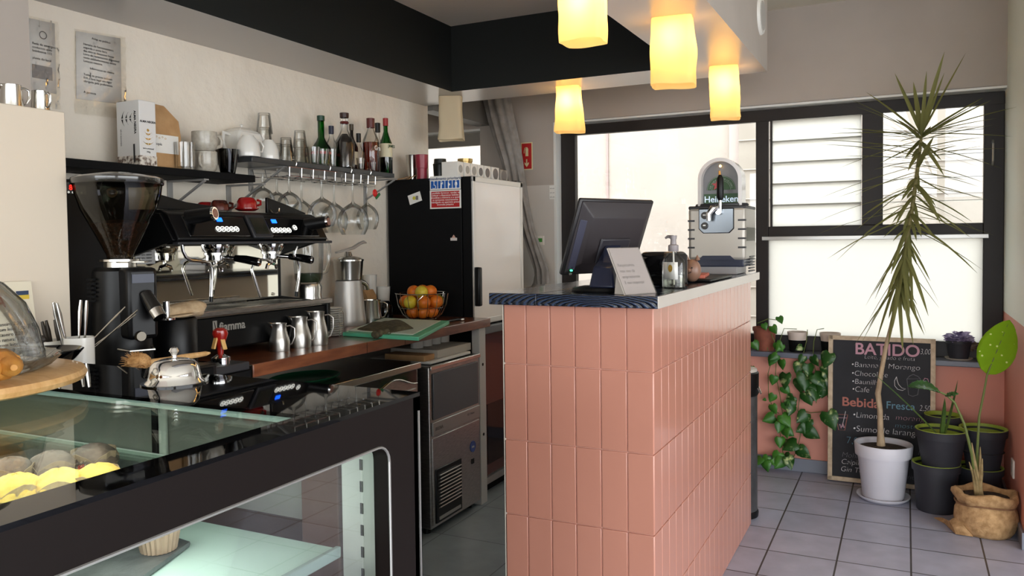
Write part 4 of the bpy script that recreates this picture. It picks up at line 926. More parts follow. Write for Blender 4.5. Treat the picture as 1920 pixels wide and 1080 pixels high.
# steel jug, paper cups, tea bag, dark bottle
p = wt(708, 606); t = jug('steel_jug', 'plain steel jug standing between the citrus press and the fruit bowl', (p.x-.05, p.y+.02, CT), sz(40, p)/2, sz(43, p), PI*1.2, ang=1)
q = Vector((-2.49, P(690, 560, x=-2.49).y, CT)); t = thing('coffee_packet', 'brown paper packet with green label behind the steel jug', 'packet', q)
B().loft([[(-.025, -.04, 0), (.025, -.04, 0), (.025, .04, 0), (-.025, .04, 0)], [(-.025, -.04, .12), (.025, -.04, .12), (.025, .04, .12), (-.025, .04, .12)], [(-.004, -.04, .155), (.004, -.04, .155), (.004, .04, .155), (-.004, .04, .155)]]).done('packet', kraft, t)
B().box(.0255, .0265, -.03, .03, .03, .09).done('label', mat('packet_green', (60, 96, 60), .6), t)
for k, (u, x, z0, lab) in enumerate(((694, -2.54, .155, 'lower of the white paper cups stacked behind the citrus press'), (719, -2.50, .0, 'white paper cup beside the fruit bowl near the fridge'))):
    q = Vector((x, P(u, 540, x=x).y, CT)); t = thing('paper_cup', lab, 'paper cup', q, group='white paper cups')
    hh = .16 if k else .225
    B().lathe([(.001, 0), (.027, 0), (.036, hh), (.038, hh+.002), (.034, hh+.001), (.025, .004), (.001, .004)], seg=28).done('cup', porcelain, t)
    if k == 0: B().lathe([(.0285, hh*.3), (.0305, hh*.42)], seg=28).done('print_band', greyink, t)
q = Vector((-2.42, P(722, 590, x=-2.42).y, CT)); t = thing('black_canister', 'low round black canister behind the steel jug', 'canister', q)
B().lathe([(.001, 0), (.04, 0), (.044, .03), (.04, .075), (.02, .095), (.001, .097)], seg=28).done('canister', blkg, t)
# wire fruit bowl with fruit
p = wt(790, 588); fb = Vector((p.x+.01, P(792, 590, x=p.x).y+.0, CT)); fb = P(792, 588, y=3.49); fb.z = CT
rb = .136
t = thing('fruit_bowl', 'wire fruit bowl with two loop handles in front of the black fridge', 'bowl', fb)
b = B()
def cir(r, z, n=40): return [(r*math.cos(2*PI*k/n), r*math.sin(2*PI*k/n), z) for k in range(n+1)]
hb = .135
b.tube(cir(rb, hb), .0025, 6, cap=False); b.tube(cir(rb*.55, .004), .002, 6, cap=False); b.tube(cir(rb*.88, .062), .0015, 6, cap=False)
for k in range(16):
    a = 2*PI*k/16; b.tube([(rb*.55*math.cos(a), rb*.55*math.sin(a), .004), (rb*.75*math.cos(a), rb*.75*math.sin(a), .028), (rb*.92*math.cos(a), rb*.92*math.sin(a), .075), (rb*math.cos(a), rb*math.sin(a), hb)], .0016, 5)
b.done('wire_basket', steel, t)
for s_ in (-1, 1):
    dx, dy = -.42*s_, .9*s_; b = B()
    e1 = Vector((dx, dy, 0)); n1 = Vector((-dy, dx, 0)); c = e1*rb
    b.tube([c+n1*.03+Vector((0, 0, hb)), c+e1*.022+n1*.026+Vector((0, 0, hb-.004)), c+e1*.03+Vector((0, 0, hb-.03)), c+e1*.018+Vector((0, 0, hb-.065)), c-e1*.006+Vector((0, 0, hb-.08))], .0022, 6); b.done('handle', steel, t)
fr_pos = []
def fruit(kind, label, dx, dy, dz, r, m, grp):
    t = thing(kind, label, kind, fb+Vector((dx, dy, dz)), random.uniform(0, 6), grp)
    b = B().ball((0, 0, 0), r, 20, 12, (1, 1, .95) if kind == 'orange' else (1.15, .95, .95)); b.done('fruit', m, t)
    B().lathe([(.001, .0), (.003, .0005), (.001, .002)], c=(0, 0, r*.94), seg=8).done('stalk', mat('fruit_stalk', (70, 66, 30), .8), t)
r_ = .036; k = 0
for (a, rad, zz) in [(i*2*PI/5+.3, .050, .040) for i in range(5)]+[(i*2*PI/7, .084, .092) for i in range(7)]+[(i*2*PI/4+.5, .042, .142) for i in range(4)]:
    k += 1
    lem = k in (11, 16); gr = k == 7
    kind = 'lemon' if lem or gr else 'orange'
    tier = 'bottom' if k <= 5 else ('middle' if k <= 12 else 'top')
    lab = {11: 'yellow lemon in the middle layer of the wire fruit bowl', 16: 'bright yellow lemon on top of the wire fruit bowl', 7: 'greenish lemon in the middle layer of the wire fruit bowl'}.get(k, 'orange in the %s layer of the wire fruit bowl' % tier)
    fruit(kind, lab, rad*math.cos(a), rad*math.sin(a), zz, r_*.97, lime if gr else (lemon if lem else orange), 'fruit in the wire bowl, %s layer' % tier)
# cutting board, cloth, small tools
bl, br, tr_, tl_ = P(640, 620, z=CT+.01), P(785, 635, z=CT+.01), P(843, 604, z=CT+.01), P(720, 598, z=CT+.01)
bl = br+(tl_-tr_)
t = thing('cutting_board', 'green cutting board on the wooden worktop near the fruit bowl', 'cutting board', ((bl+tr_)/2).to_tuple()[:2]+(CT,))
b = B(); b.prism([(v.x, v.y, CT+.0005) for v in (bl, br, tr_, tl_)], (0, 0, .016)); b.done('board_slab', greenboard, t, world=True, bevel=.003)
t = thing('white_cutting_board', 'thin white cutting board lying on the green one', 'cutting board', ((bl+tr_)/2).to_tuple()[:2]+(CT+.017,))
c = (bl+tr_)/2; b = B(); b.prism([(c.x+(v.x-c.x)*.86-.012, c.y+(v.y-c.y)*.86, CT+.0168) for v in (bl, br, tr_, tl_)], (0, 0, .004)); b.done('board_slab', mat('white_board', (206, 220, 206), .5), t, world=True, bevel=.002)
p = wt(742, 634); 
t = thing('olive_cloth', 'crumpled olive towel lying at the edge of the wooden worktop', 'cloth', (p.x-.05, p.y-.07, CT))
b = B(); nx, ny = 26, 14; g = [[None]*ny for _ in range(nx)]
e0, e1, e2, e3 = wt(664, 628), wt(760, 637), wt(800, 628), wt(735, 606)
for i in range(nx):
    for j in range(ny):
        s_, q = i/(nx-1), j/(ny-1); pt = (e0*(1-s_)+e1*s_)*(1-q)+(e3*(1-s_*.0-.0)*(1-s_)+e2*s_)*q
        hgt = .008+.036*math.sin(PI*q)**.7*math.sin(PI*min(1, s_*.8+.15))+.004*math.sin(9*s_+5*q)+.003*math.sin(17*q+3*s_)
        g[i][j] = b.bm.verts.new((min(pt.x, -1.925), pt.y, CT+.002+max(hgt, .001)))
for i in range(nx-1):
    for j in range(ny-1): b.bm.faces.new([g[i][j], g[i+1][j], g[i+1][j+1], g[i][j+1]])
b.done('towel_fold', cloth_g, t, world=True, solid=.003)
b = B(); c = wt(765, 636); c.x = -1.95; c.y -= .02
b.tube([(c.x+.0, c.y+.05-.1*k/14, CT+.020+.003*math.sin(k)) for k in range(15)], [.010+.006*abs(math.sin(k*.9+.5)) for k in range(15)], 10)
b.done('towel_roll', cloth_g, t, world=True)
p = P(850, 600, z=CT); t = thing('peeler', 'small black and steel kitchen tool at the far end of the worktop', 'tool', (-2.0, p.y-.04, CT))
B().tube([(-.02, -.14, .007), (-.015, -.06, .008), (-.01, .0, .008)], [.004, .006, .006], 8).done('handle', blk, t)
B().box(-.02, .01, .0, .03, .003, .012).done('head', steel, t, bevel=.002)

# ------------------------------------------------------------------ wall shelves
SL, SU = 1.628, 1.703      # top of the lower and of the upper shelf
t = thing('lower_shelf', 'long black wall shelf above the coffee grinder and machine', 'shelf', (-2.47, 2.05, SL))
B().box(XL+.001, -2.372, 1.5, 2.47, SL-.028, SL).done('shelf_board', blkm, t, world=True, bevel=.002)
def bracket(t, y, z, x0=XL+.001, dx=.19, ln=.12):
    b = B(); b.box(x0, x0+.006, y-.012, y+.012, z-ln, z-.0); b.box(x0, x0+dx+.01, y-.012, y+.012, z-.006, z)
    b.obox(((2*x0+dx)/2+.004, y, z-.055), (dx, 0, .10), (0, 1, 0), (-.10, 0, dx), .104, .006, .003); b.done('bracket', mat('grey_bracket', (150, 148, 144), .4), t, world=True, bevel=.001)
for u in (160, 318, 428): bracket(t, P(u, 380, x=XL).y, SL-.0285)
t = thing('upper_shelf', 'dark glass and wire upper shelf carrying bottles and glasses', 'shelf', (-2.47, 2.9, SU))
B().box(XL+.001, -2.36, 2.44, 3.44, SU-.022, SU).done('shelf_board', mat('dark_shelf', (52, 54, 56), .3), t, world=True, bevel=.002)
for u, l_ in ((470, .10), (684, .22)): bracket(t, P(u, 380, x=XL).y, SU-.0225, ln=l_)
def grack(label, y0, y1):
    t = thing('glass_rack', label, 'glass rack', (-2.46, (y0+y1)/2, SU-.06), group='chrome glass racks under the upper shelf')
    b = B(); zt, zb = SU-.0265, SU-.066
    b.tube([(-2.35, y0, zt), (-2.35, y1, zt)], .0022, 6); n = 5
    b.done('front_rail', chrome, t, world=True)
    for k in range(n):
        yy = y0+(y1-y0)*(k+.15)/(n-.7)
        B().tube([(-2.35, yy, zt), (-2.352, yy, zb), (-2.40, yy, zb-.002), (-2.55, yy, zb), (-2.56, yy, zt+.002)], .0019, 6).done('hanging_wire', chrome, t, world=True)
    for k in range(3): B().tube([(-2.36-.09*k, y0, zb+.003), (-2.36-.09*k, y1, zb+.003)], .002, 6).done('cross_wire', chrome, t, world=True)
    for yy in (y0+.05, y1-.05):
        B().tube([(-2.352, yy, zt), (-2.345, yy, SU-.01), (-2.35, yy, SU+.006), (-2.37, yy, SU+.006)], .0022, 6).done('shelf_hook', chrome, t, world=True)
grack('chrome wire glass rack under the upper shelf, nearer the espresso machine', P(540, 320, x=-2.35).y, P(632, 325, x=-2.35).y)
grack('chrome wire glass rack under the upper shelf, nearer the fridge', P(646, 325, x=-2.35).y, P(706, 330, x=-2.35).y)
def wineglass(label, u, x, hpx, wpx, v=400):
    p = P(u, v, x=x); h = sz(hpx, p); r = sz(wpx, p)/2; t = thing('wine_glass', label, 'wine glass', (x, p.y, SU-.062-h), group='wine glasses hanging upside down under the upper shelf')
    prof = [(r*.74, 0), (r*.88, h*.08), (r*.97, h*.17), (r, h*.25), (r*.97, h*.33), (r*.86, h*.42), (r*.66, h*.50), (r*.38, h*.56), (r*.15, h*.60), (.0045, h*.64), (.0035, h*.95), (.004, h*.975), (r*.78, h*.998), (r*.78, h)]
    B().lathe(prof, seg=32).done('bowl_and_stem', glass_e, t)
W = [(494, -2.385, 66, 42), (520, -2.515, 64, 42), (543, -2.385, 74, 46), (566, -2.515, 92, 46), (604, -2.39, 88, 54), (627, -2.515, 92, 50), (662, -2.39, 98, 58), (689, -2.515, 80, 42)]
wl = ['leftmost hanging wine glass, above the machine', 'second hanging wine glass from the left, close to the wall', 'third hanging wine glass from the left, above the end of the machine', 'hanging wine glass near the wall just past the machine', 'broad hanging wine glass above the left side of the citrus press', 'hanging wine glass near the wall above the citrus press', 'largest hanging wine glass, right of the citrus press lever', 'rightmost hanging wine glass, next to the fridge']
for a, l in zip(W, wl): wineglass(l, *a)
t = thing('red_pendant', 'red and green tag hanging between the rack and the fridge', 'tag', P(703, 362, x=-2.35))
t.location.y -= .0
B().ball((0, 0, .0), .019, 16, 8, (.3, 1, 1)).done('red_disc', mat('tag_red', (196, 30, 26), .4), t)
b = B(); b.obox((.004, .018, -.014), (1, 0, 0), (0, .8, .6), (0, -.6, .8), .003, .02, .006); b.done('green_tab', mat('tag_green', (30, 110, 60), .4), t)
b = B(); b.tube([(0, 0, .018), (-.004, 0, .05)], .0008, 4); b.done('thread', greyink, t)

def at(u, x, v=300): return P(u, v, x=x)
# coffee box
y0_, y1_ = P(232, 300, x=-2.385).y, P(294, 300, x=-2.385).y
t = thing('coffee_box', 'tall white coffee box with gold leaf emblem and bean print', 'box', (-2.43, (y0_+y1_)/2, SL))
bx0, bx1 = -2.50, -2.385; by0, by1 = P(263, 300, x=-2.385).y, y1_
hB = P(263, 187, x=-2.385).z-SL
B().box(bx0, bx1, by0, by1, SL+.0005, SL+hB).done('carton', mat('white_carton', (222, 220, 216), .5), t, world=True, bevel=.002)
bp_ = noisy('bean_print', (90, 66, 50), (220, 212, 200), .5, 70, ramp=(.42, .58))
B().box(bx0-.0006, bx1+.0006, by0-.0006, by1+.0006, SL+.001, SL+.035).done('bean_band', bp_, t, world=True)
ym = (by0+by1)/2
def leafmark(b, c, u, v, s, n): # chevrons on plane: c centre, u right, v up
    for k in range(n):
        for sg in (-1, 1):
            pts = [c+v*(k*s*.34)+u*sg*s*.03, c+v*(k*s*.34+s*.10)+u*sg*s*(.24-.04*k), c+v*(k*s*.34+s*.26)+u*sg*s*(.44-.07*k), c+v*(k*s*.34+s*.14)+u*sg*s*(.30-.06*k), c+v*(k*s*.34+s*.14)+u*sg*s*.03]
            b.prism(pts, u.cross(v)*.0005)
b = B(); leafmark(b, Vector((bx1+.0006, ym, SL+.072)), Vector((0, 1, 0)), Vector((0, 0, 1)), .05, 3); b.done('gold_emblem', gold, t, world=True)
b = B(); b.lathe([(.001, 0), (.006, .0), (.001, .0005)], seg=4); q = b.done('gold_drop', gold, t); q.location = (bx1+.0008-t.location.x, ym-t.location.y, .124); q.rotation_euler = (0, PI/2, 0)
text('ALMA NEGRA', .0105, ink, (bx1+.0008, ym, SL+.150), RX, t, align='CENTER', bold=.0002)
text('torra artesanal', .0075, ink, (bx1+.0008, ym, SL+.058), RX, t, align='CENTER'); text('250g', .008, ink, (bx1+.0008, ym, SL+.046), RX, t, align='CENTER')
b = B(); leafmark(b, Vector((bx0+.025, by0-.0006, SL+.165)), Vector((0, 0, 1)), Vector((1, 0, 0)), .06, 3); b.done('black_emblem', ink, t, world=True)
Rv = Matrix.Rotation(PI/2, 4, 'X') @ Matrix.Rotation(-PI/2, 4, 'Z')
text('ALMA NEGRA', .013, ink, (bx0+.090, by0-.0008, SL+.19), Rv, t, bold=.0003); text('cafe de especialidade', .007, greyink, (bx0+.02, by0-.0008, SL+.13), Rv, t)
B().box(bx0+.083, bx0+.091, by0-.0012, by0-.0006, SL+.012, SL+.075).done('black_bar', ink, t, world=True)
# kraft bag
ka, kb_ = by1+.004, P(337, 300, x=-2.43).y; hK = P(300, 192, x=-2.45).z-SL
t = thing('kraft_bag', 'brown kraft paper bag with white label on the lower shelf', 'paper bag', (-2.49, (ka+kb_)/2, SL))
b = B(); b.loft([[(-2.54, ka, SL+.001), (-2.42, ka, SL+.001), (-2.42, kb_, SL+.001), (-2.54, kb_, SL+.001)], [(-2.54, ka, SL+hK*.5), (-2.42, ka, SL+hK*.5), (-2.42, kb_, SL+hK*.5), (-2.54, kb_, SL+hK*.5)], [(-2.53, ka+.0, SL+hK*.72), (-2.435, ka, SL+hK*.72), (-2.43, kb_, SL+hK*.74), (-2.53, kb_, SL+hK*.74)], [(-2.50, ka+.005, SL+hK), (-2.47, ka+.005, SL+hK*.99), (-2.465, kb_-.035, SL+hK*.97), (-2.50, kb_-.035, SL+hK*.97)]]); b.done('bag_body', kraft, t, world=True, bevel=.002)
B().box(-2.4195, -2.4185, ka+.004, kb_-.014, SL+.055, SL+hK*.50).done('label', paper, t, world=True)
text('etiopia', .014, ink, (-2.418, ka+.010, SL+.082), RX, t)
for k in range(5): text('o', .014, mat('label_ochre', (190, 160, 110), .7), (-2.418, ka+.008+.013*k, SL+.105+.004*(k % 2)), RX, t)
# glassware helper
tumbler_glass = thin_glass('tumbler_glass', (252, 252, 251), (196, 199, 196), .05, start=.6)
def tumbler(name, label, u, x, z, wpx, hpx, m=tumbler_glass, group=None, taper=.85, v=300, flute=0, nf=0, inv=False, cat='glass'):
    p = P(u, v, x=x); r = sz(wpx, p)/2; h = sz(hpx, p); t = thing(name, label, cat, (x, p.y, z+.0006), group=group)
    pr = [(.001, 0), (r*taper, 0), (r*(taper+.02), h*.03), (r, h), (r*.93, h), (r*taper*.9, h*.10), (.001, h*.07)]
    if inv: pr = [(a, h-b_) for a, b_ in pr]
    B().lathe(pr, seg=32 if nf < 9 else 48, flute=flute, nf=nf).done('glass_body', m, t); return t
tumbler('textured_tumbler', 'clear tumbler with square pattern beside the kraft bag', 347, -2.40, SL, 38, 50, flute=.03, nf=16, taper=.95)
tumbler('smoked_glass', 'dark smoked rounded glass right of the speckled mugs', 427, -2.41, SL, 44, 45, m=smoke, taper=.6, v=310)
# two grey mugs
def mug(label, u, x, z, wpx, hpx, m, rz, tilt=0, group=None, rim=None, v=300, cat='mug', dz=0):
    p = P(u, v, x=x); r = sz(wpx, p)/2; h = sz(hpx, p); t = thing('mug', label, cat, (x, p.y, z+.0006+dz), rz, group); t.rotation_euler[1] = tilt
    B().lathe([(.001, 0), (r*.72, 0), (r*.9, h*.12), (r, h*.4), (r*.98, h), (r*.92, h), (r*.93, h*.4), (r*.8, h*.14), (.001, h*.08)], seg=36).done('mug_body', m, t)
    B().tube([(r*.96, 0, h*.82), (r*1.3, 0, h*.86), (r*1.55, 0, h*.62), (r*1.45, 0, h*.34), (r*.96, 0, h*.22)], .005, 10, flat=1.3).done('handle', m, t)
    return t, h
_, hm = mug('lower speckled grey mug of the two stacked on the shelf', 386, -2.41, SL, 42, 37, greyporc, -PI*.35)
mug('upper speckled grey mug, stacked at a tilt on the other', 384, -2.41, SL, 46, 36, greyporc, PI*.42, group=None, dz=hm+.002)[0]
# teapot and white cups on the upper shelf
p = at(452, -2.47); t = thing('teapot', 'white square teapot with lid knob on the upper shelf', 'teapot', (-2.513, p.y+.05, SU))
B().loft([[(-.04, -.055, 0), (.04, -.055, 0), (.04, .055, 0), (-.04, .055, 0)], [(-.055, -.072, .09), (.055, -.072, .09), (.055, .072, .09), (-.055, .072, .09)], [(-.05, -.06, .118), (.05, -.06, .118), (.05, .06, .118), (-.05, .06, .118)]]).done('pot', porcelain, t, bevel=.008)
B().loft([[(-.045, -.055, .118), (.045, -.055, .118), (.045, .055, .118), (-.045, .055, .118)], [(-.02, -.025, .135), (.02, -.025, .135), (.02, .025, .135), (-.02, .025, .135)]]).done('lid', porcelain, t, bevel=.003)
B().lathe([(.001, .132), (.005, .134), (.004, .14), (.008, .148), (.001, .152)], seg=14).done('lid_knob', porcelain, t)
B().tube([(.0, -.062, .10), (.0, -.10, .105), (.0, -.105, .07), (.0, -.09, .03), (.0, -.058, .02)], .008, 10).done('handle', porcelain, t)
B().tube([(0, .06, .04), (0, .09, .07), (0, .105, .10)], [.014, .010, .008], 10).done('spout', porcelain, t)
def whitecup(label, u, x, z, wpx, hpx, rz, group='white cups on the upper shelf'):
    p = at(u, x); r = sz(wpx, p)/2; h = sz(hpx, p); t = thing('white_cup', label, 'cup', (x, p.y, z+.0006), rz, group)
    B().lathe([(r*.98, 0), (r, h*.08), (r*.97, h*.45), (r*.8, h*.75), (r*.5, h*.95), (r*.45, h), (.001, h), (.001, h*.95), (r*.7, h*.72), (r*.9, h*.4), (r*.93, 0)], seg=36).done('cup_body', porcelain, t)
    B().tube([(r*.93, 0, h*.3), (r*1.4, 0, h*.28), (r*1.55, 0, h*.55), (r*1.25, 0, h*.8), (r*.75, 0, h*.78)], .004, 8).done('handle', porcelain, t)
whitecup('large upturned white cup in front of the square teapot', 466, -2.395, SU, 44, 40, PI*.45)
whitecup('smaller upturned white cup right of the large upturned one', 504, -2.40, SU, 38, 36, PI*.55)
# stacked tumblers
G = 'clear tumblers stacked on the upper shelf'
def stack(names, u, x, wpx, hpx, step, z=SU):
    for k, n_ in enumerate(names): tumbler('tumbler', n_, u, x, z+k*step, wpx-(k % 2), hpx, inv=True, group=G, flute=.015, nf=8, taper=.72)
stack(['bottom tumbler of the tallest stack behind the white cups', 'middle tumbler of the tallest stack behind the white cups', 'top tumbler of the tallest stack behind the white cups'], 497, -2.50, 30, 38, .062)
stack(['lower tumbler of the short stack right of the white cups', 'upper tumbler of the short stack right of the white cups'], 537, -2.44, 28, 34, .030)
stack(['bottom tumbler of the stack left of the green bottle', 'second tumbler of the stack left of the green bottle', 'top tumbler of the stack left of the green bottle'], 563, -2.45, 26, 32, .038)
stack(['small single tumbler between the white cups and the tumbler stacks'], 519, -2.47, 22, 36, .04)
G2 = 'small glasses in front of the bottles'
for l, u, x, wp, hp in (('small rounded glass in front of the green bottle, nearer the tumblers', 588, -2.385, 26, 32), ('small rounded glass in front of the green bottle, nearer the dark liqueur', 603, -2.39, 26, 30), ('shot glass between the green and the large dark bottle', 623, -2.38, 17, 32), ('narrow shot glass behind the rounded ones', 611, -2.43, 14, 34), ('shot glass right of the large dark bottle', 676, -2.38, 16, 22), ('shot glass in front of the amber bottle', 697, -2.375, 18, 16)):
    tumbler('shot_glass', l, u, x, SU, wp, hp, group=G2, taper=.75, flute=.02, nf=8)
# bottles
def bottle(label, u, x, wpx, hpx, m, capm, neck=.28, shoulder=.55, cap=.13, liquid=None, fill=.5, lab=None, capw=1.15, ncap=None):
    p = at(u, x); r = sz(wpx, p)/2; h = sz(hpx, p); t = thing('bottle', label, 'bottle', (x, p.y, SU+.0006))
    nr = r*neck
    B().lathe([(.001, .002), (r*.9, 0), (r, h*.02), (r, h*shoulder*.92), (r*.92, h*shoulder), (nr*1.5, h*(shoulder+.13)), (nr, h*(shoulder+.20)), (nr, h*(1-cap*.4))], seg=28).done('glass_body', m, t)
    B().lathe([(nr*capw, h*(1-cap)), (nr*capw*1.02, h*.995), (nr*.9, h), (.001, h)], seg=20).done('cap', capm, t)
    if liquid: B().lathe([(.001, h*.015), (r*.93, h*.02), (r*.93, h*min(fill, shoulder*.92)), (.001, h*min(fill, shoulder*.92))], seg=24).done('liquid', liquid, t)
    if lab:
        lm, z0, z1 = lab[:3]; B().lathe([(r*1.012, h*z0), (r*1.012, h*z1)], seg=32).done('label', lm, t)
    return t, r, h
navy = mat('navy_cap', (30, 34, 60), .4); blackcap = mat('black_cap', (16, 16, 18), .4); redcap = mat('red_cap', (150, 26, 30), .4); brcap = mat('brown_red_cap', (92, 34, 30), .4)
t, r, h = bottle('green wine bottle at the left end of the row of bottles', 603, -2.46, 38, 97, greenglass, mat('green_foil', (16, 60, 40), .4), neck=.32, shoulder=.38, cap=.10)
B().lathe([(r*1.01, h*.25), (r*1.01, h*.30)], seg=28).done('neck_band', mat('bottle_red_band', (170, 30, 34), .5), t)
bottle('clear bottle with navy and yellow cap behind the green bottle', 622, -2.53, 30, 84, tumbler_glass, navy, cap=.18, lab=(sign_white, .3, .5))
bottle('small pale blue bottle at the wall between taller ones', 637, -2.54, 12, 60, thin_glass('blue_glass', (120, 170, 190), (60, 110, 130), .1), blackcap)
t, r, h = bottle('large dark liqueur bottle with clear neck and stopper', 647, -2.40, 36, 104, tumbler_glass, mat('stopper_brown', (50, 24, 18), .4), neck=.34, shoulder=.50, cap=.09, liquid=darkglass, fill=.46, capw=1.35)
B().lathe([(.001, h*.44), (r*.9, h*.44), (r*.55, h*.55), (r*.3, h*.62), (.001, h*.62)], seg=24).done('upper_liquid', darkglass, t)
B().lathe([(r*.40, h*.80), (r*.46, h*.82), (r*.40, h*.845)], seg=20).done('neck_seal', brcap, t)
bottle('tall black bottle with gold neck behind the large dark liqueur', 660, -2.50, 24, 90, darkglass, mat('black_gold_cap', (60, 46, 22), .4), lab=(mat('cream_label', (206, 190, 160), .6), .15, .42))
bottle('clear bottle with long black cap near the middle of the row', 673, -2.53, 20, 76, tumbler_glass, blackcap, cap=.22, capw=1.6, lab=(blackcap, .02, .25))
t, r, h = bottle('amber gin bottle with brown cap and round white lettering', 696, -2.42, 32, 101, tumbler_glass, brcap, neck=.36, shoulder=.60, cap=.18, liquid=amber, fill=.55, capw=1.3)
text("Gra", r*.75, sign_white, (r*.96, -r*.62, h*.40), RX, t, world=False, bold=.0006)
bottle('clear bottle with black cap behind the amber bottle', 709, -2.50, 24, 98, tumbler_glass, blackcap, cap=.18, capw=1.5)
t, r, h = bottle('green whiskey bottle with red cap at the right end of the row', 724, -2.43, 24, 105, greenglass, redcap, neck=.34, shoulder=.56, cap=.14, capw=1.2, lab=(mat('cream_label2', (216, 208, 176), .6), .30, .54), liquid=amber, fill=.3)
text('JAMES', r*.62, mat('label_green', (30, 70, 40), .6), (r*1.03, -r*.75, h*.47), RX, t, world=False, bold=.0004)

# ------------------------------------------------------------------ on top of the fridge
FT = fz1
def ft(u, x, v=325): return P(u, v, x=x)
t = thing('steel_shaker', 'tall steel cocktail shaker tin on the fridge top', 'shaker', (-2.46, 3.72, FT+.0006)); t.location.y = max(3.70, ft(773, -2.46).y)
B().lathe([(.001, 0), (.022, 0), (.034, .135), (.0355, .14), (.033, .14), (.021, .005), (.001, .004)], seg=32).done('tin', steel, t)
t = thing('red_shaker_cup', 'raspberry red plastic cup beside the steel shaker on the fridge', 'cup', (-2.38, max(3.71, ft(791, -2.38).y), FT+.0006))
B().lathe([(.001, 0), (.028, 0), (.029, .06), (.032, .062), (.037, .135), (.034, .135), (.026, .005), (.001, .004)], seg=32).done('cup_body', pinkred, t)
t = thing('dark_jar', 'dark green black lidded jar behind the sign on the fridge', 'jar', (-2.36, ft(822, -2.36).y+.02, FT+.0006))
B().lathe([(.001, 0), (.036, 0), (.04, .09), (.042, .095), (.036, .10), (.034, .125), (.001, .128)], seg=28).done('jar_body', mat('dark_green_plastic', (22, 30, 28), .35), t)
t = thing('spice_jar', 'small glass jar with brown grains on the fridge', 'jar', (-2.27, ft(846, -2.27).y, FT+.0006))
B().lathe([(.001, 0), (.030, 0), (.031, .07), (.022, .075), (.022, .09), (.001, .09)], seg=24).done('jar_glass', tumbler_glass, t)
B().lathe([(.001, .003), (.027, .004), (.027, .04), (.001, .04)], seg=20).done('grains', beans, t)
B().lathe([(.025, .078), (.026, .10), (.001, .10)], seg=24).done('lid', steel, t)
t = thing('brass_tin', 'round brass coloured tin behind the white tea boxes on the fridge', 'tin', (-2.36, ft(863, -2.36).y+.06, FT+.0006))
B().lathe([(.001, 0), (.042, 0), (.042, .13), (.045, .132), (.045, .15), (.001, .152)], seg=32).done('tin_body', mat('brass_tin_metal', (190, 166, 112), .3, .9), t)
tb = ['nearest to the camera', 'second from the near end', 'third from the near end', 'fourth from the near end', 'fifth from the near end', 'sixth from the near end', 'farthest from the camera']
us = [(855, 866), (868, 879), (880, 892), (893, 904), (905, 917), (919, 933), (935, 949)]
for k, (u0, u1) in enumerate(us):
    a = max(3.675, ft(u0, -2.14, 310).y); c = max(a+.05, ft(u1, -2.14, 320).y)
    t = thing('tea_box', 'white tea box with round emblem on the fridge, %s' % tb[k], 'box', (-2.18, (a+c)/2, FT), group='white tea boxes along the fridge top')
    hw = (c-a)/2-.002; top = .085 if k < 6 else .078
    B().box(-.05, .05, -hw, hw, .0005, top).done('box_body', paper if k != 6 else mat('grey_tea_box', (150, 146, 140), .5), t, bevel=.0015)
    q = B().lathe([(.001, 0), (hw*.72, 0), (hw*.72, .0006), (.001, .0006)], seg=24).done('emblem', mat('emblem_grey', (168, 164, 156), .7) if k < 3 else greyink, t); q.rotation_euler = (0, PI/2, 0); q.location = (.0502, 0, top*.55)
t = thing('paper_scrap', 'small brown and white wrappers lying at the left end of the fridge top', 'wrapper', (-2.50, 3.70, FT))
b = B(); b.prism([(-.02, -.02, .001), (.03, -.03, .003), (.05, .02, .02), (.0, .03, .012)], (0, 0, .003)); b.prism([(.03, 0, .001), (.07, -.02, .002), (.09, .02, .025), (.05, .03, .012)], (0, 0, .003)); b.done('wrappers', kraft, t)

# ------------------------------------------------------------------ notices in plastic sleeves
def notice(label, pts, seed):
    random.seed(seed)
    q = [P(u, v, x=XL+.004) for u, v in pts]     # tl, tr, br, bl
    t = thing('notice', label, 'notice', (XL+.004, q[3].y, q[3].z), group=None)
    ins = lambda s_, r_: q[0]*(1-s_)*(1-r_)+q[1]*s_*(1-r_)+q[2]*s_*r_+q[3]*(1-s_)*r_
    b = B(); b.quad([ins(.05, .02), ins(.92, .02), ins(.92, .82), ins(.05, .82)]); b.done('paper_sheet', mat('notice_paper', (238, 234, 230), .8), t, world=True, solid=.0008)
    b = B(); nx, ny = 14, 22; g = [[b.bm.verts.new(ins(i/nx, j/ny)+Vector((.006+.0035*math.sin(i*1.3+j*.9)*math.sin(j*.7)+random.uniform(-.0018, .0018), 0, 0))) for j in range(ny+1)] for i in range(nx+1)]
    for i in range(nx):
        for j in range(ny): b.bm.faces.new([g[i][j], g[i+1][j], g[i+1][j+1], g[i][j+1]])
    b.done('plastic_sleeve', plastic_film, t, world=True)
    return t, ins
t, ins = notice('notice with lines of print in a clear plastic sleeve, nearer the coffee box', [(137, 54), (233, 70), (236, 224), (138, 213)], 3)
hgt = .011
for r_, s0, txt in ((.09, .34, 'Aviso ao publico'), (.17, .18, 'Horario de funcionamento'), (.21, .18, 'segunda a sexta feira'), (.25, .18, 'das oito as dezanove horas'), (.29, .18, 'Livro de reclamacoes disponivel'), (.33, .18, 'neste estabelecimento existe'), (.37, .18, 'Lotacao maxima'), (.45, .30, 'Informacao ao cliente'), (.53, .18, 'Todos os precos incluem'), (.57, .18, 'IVA a taxa legal em vigor'), (.61, .18, 'obrigado pela preferencia'), (.74, .18, 'A gerencia')):
    p = ins(s0, r_); text(txt, hgt, ink, (XL+.0062, p.y, p.z), RX, t, extrude=.0001)
t, ins = notice('notice in a plastic sleeve partly hidden behind the grey column', [(44, 28), (107, 42), (112, 206), (48, 200)], 5)
